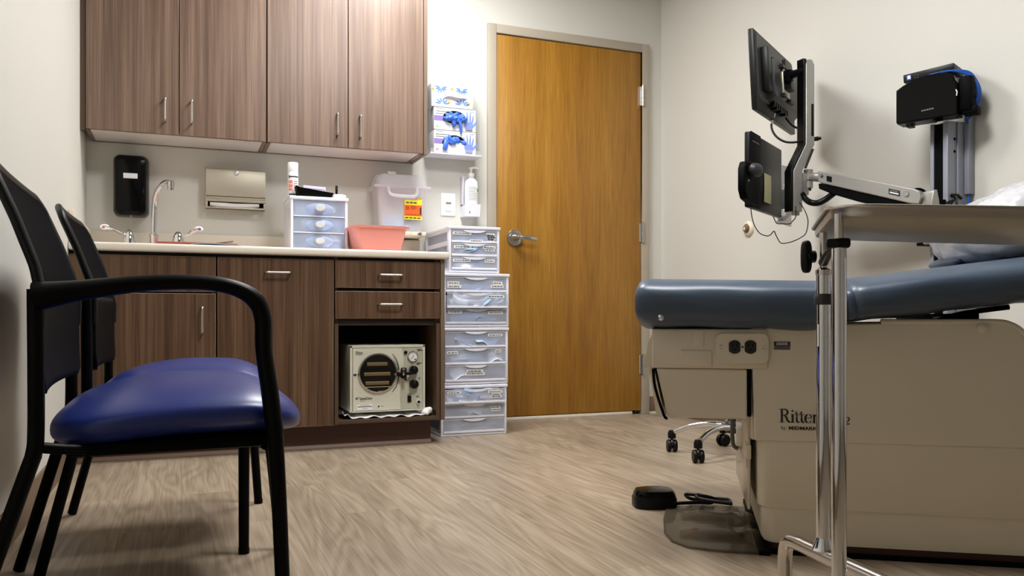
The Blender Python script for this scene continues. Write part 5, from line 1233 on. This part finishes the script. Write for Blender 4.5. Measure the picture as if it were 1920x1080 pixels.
o=one(b,'sticky_note',NOTE,'pale yellow paper strip taped to the back of the keyboard tray','note',tuple(kmat@Vector((-.13,-.002,.05))),smooth=60)
for nm,lab,pts,r in(
 ('monitor_cable','black cable with white plug looping from monitor to pole',[(2.294,2.801,1.421),(2.278,2.797,1.392),(2.262,2.78,1.354),(2.264,2.757,1.317),(2.281,2.729,1.291),(2.305,2.708,1.284),(2.335,2.686,1.287),(2.343,2.690,1.287)],.0046),
 ('monitor_cable','short black cable from the lower monitor edge to pole',[(2.371,2.822,1.413),(2.367,2.78,1.374),(2.36,2.737,1.352),(2.356,2.722,1.347)],.0046),
 ('keyboard_cable','long thin black cable drooping in two loops below keyboard tray',[(2.045,2.635,.998),(2.043,2.627,.965),(2.058,2.629,.928),(2.078,2.623,.899),(2.103,2.615,.889),(2.117,2.609,.893),(2.129,2.603,.907),(2.138,2.602,.891),(2.153,2.599,.866),(2.165,2.591,.86),(2.2,2.586,.867),(2.261,2.605,.887),(2.284,2.602,.907),(2.288,2.596,.953),(2.285,2.611,.995),(2.285,2.64,1.03)],.0019),
 ('keyboard_cable','thin black cable in one shallow loop against the keyboard tray',[(2.196,2.690,.978),(2.211,2.687,.95),(2.22,2.66,.945),(2.245,2.65,.945),(2.264,2.658,.956),(2.285,2.662,.977),(2.289,2.668,1.019)],.0019),
 ('arm_cable','thick black cable bundle hanging between pole and arm',[(2.33,2.680,1.075),(2.34,2.668,1.05),(2.335,2.63,1.031),(2.355,2.612,1.029),(2.378,2.597,1.043),(2.405,2.590,1.063),(2.412,2.575,1.075)],.0125)):
    b=B().m(BLACK).tube(pts,r,10,7)
    if lab.startswith('black cable with'): b.m(WHITE).tube([pts[0],pts[1],(2.268,2.789,1.372)],.0058,10,4)
    one(b,nm,BLACK,lab,'cable',pts[len(pts)//2],smooth=60)
# wall bumper
wb=thing('wall_bumper','round cream door bumper with brown centre on the right wall','wall bumper',(XR,3.455,1.02))
B().m(CREAM).lathe([(.040,0),(.040,.004),(.034,.012),(.026,.016),(.024,.012),(.016,.011)],(XR-.0005,3.455,1.02),(-1,0,0),32,caps=False).m(CREAM).lathe([(.026,.0),(.026,.010),(.0,.011)],(XR-.0005,3.455,1.02),(-1,0,0),28).build('flange',CREAM,wb)
B().m(BRONZE).lathe([(.020,.01),(.019,.022),(.014,.028),(.008,.029),(.0,.026)],(XR-.0005,3.455,1.02),(-1,0,0),28).m(CREAM).lathe([(.008,.0295),(.004,.031),(0,.031)],(XR-.0005,3.455,1.02),(-1,0,0),16).build('rubber',BRONZE,wb)

# ------------------------------------------------------------------ camera and view
cam=bpy.data.cameras.new('camera'); co=bpy.data.objects.new('camera',cam); COL.objects.link(co)
co.location=(0,0,.58); co.rotation_euler=(R(90),0,R(-21.75)); cam.sensor_width=36; cam.lens=36*1555/1920; cam.shift_y=52/1920; cam.clip_start=.05
scene.camera=co
w=bpy.data.worlds.new('world'); scene.world=w; w.use_nodes=True; w.node_tree.nodes['Background'].inputs[0].default_value=(.9,.95,1,1); w.node_tree.nodes['Background'].inputs[1].default_value=.02
vs=scene.view_settings; scene.display_settings.display_device='sRGB'; vs.view_transform='Standard'; vs.look='None'; vs.gamma=1; vs.use_curve_mapping=False; vs.exposure=EXPO
scene.cycles.max_bounces=10; scene.cycles.transparent_max_bounces=24; scene.cycles.diffuse_bounces=5
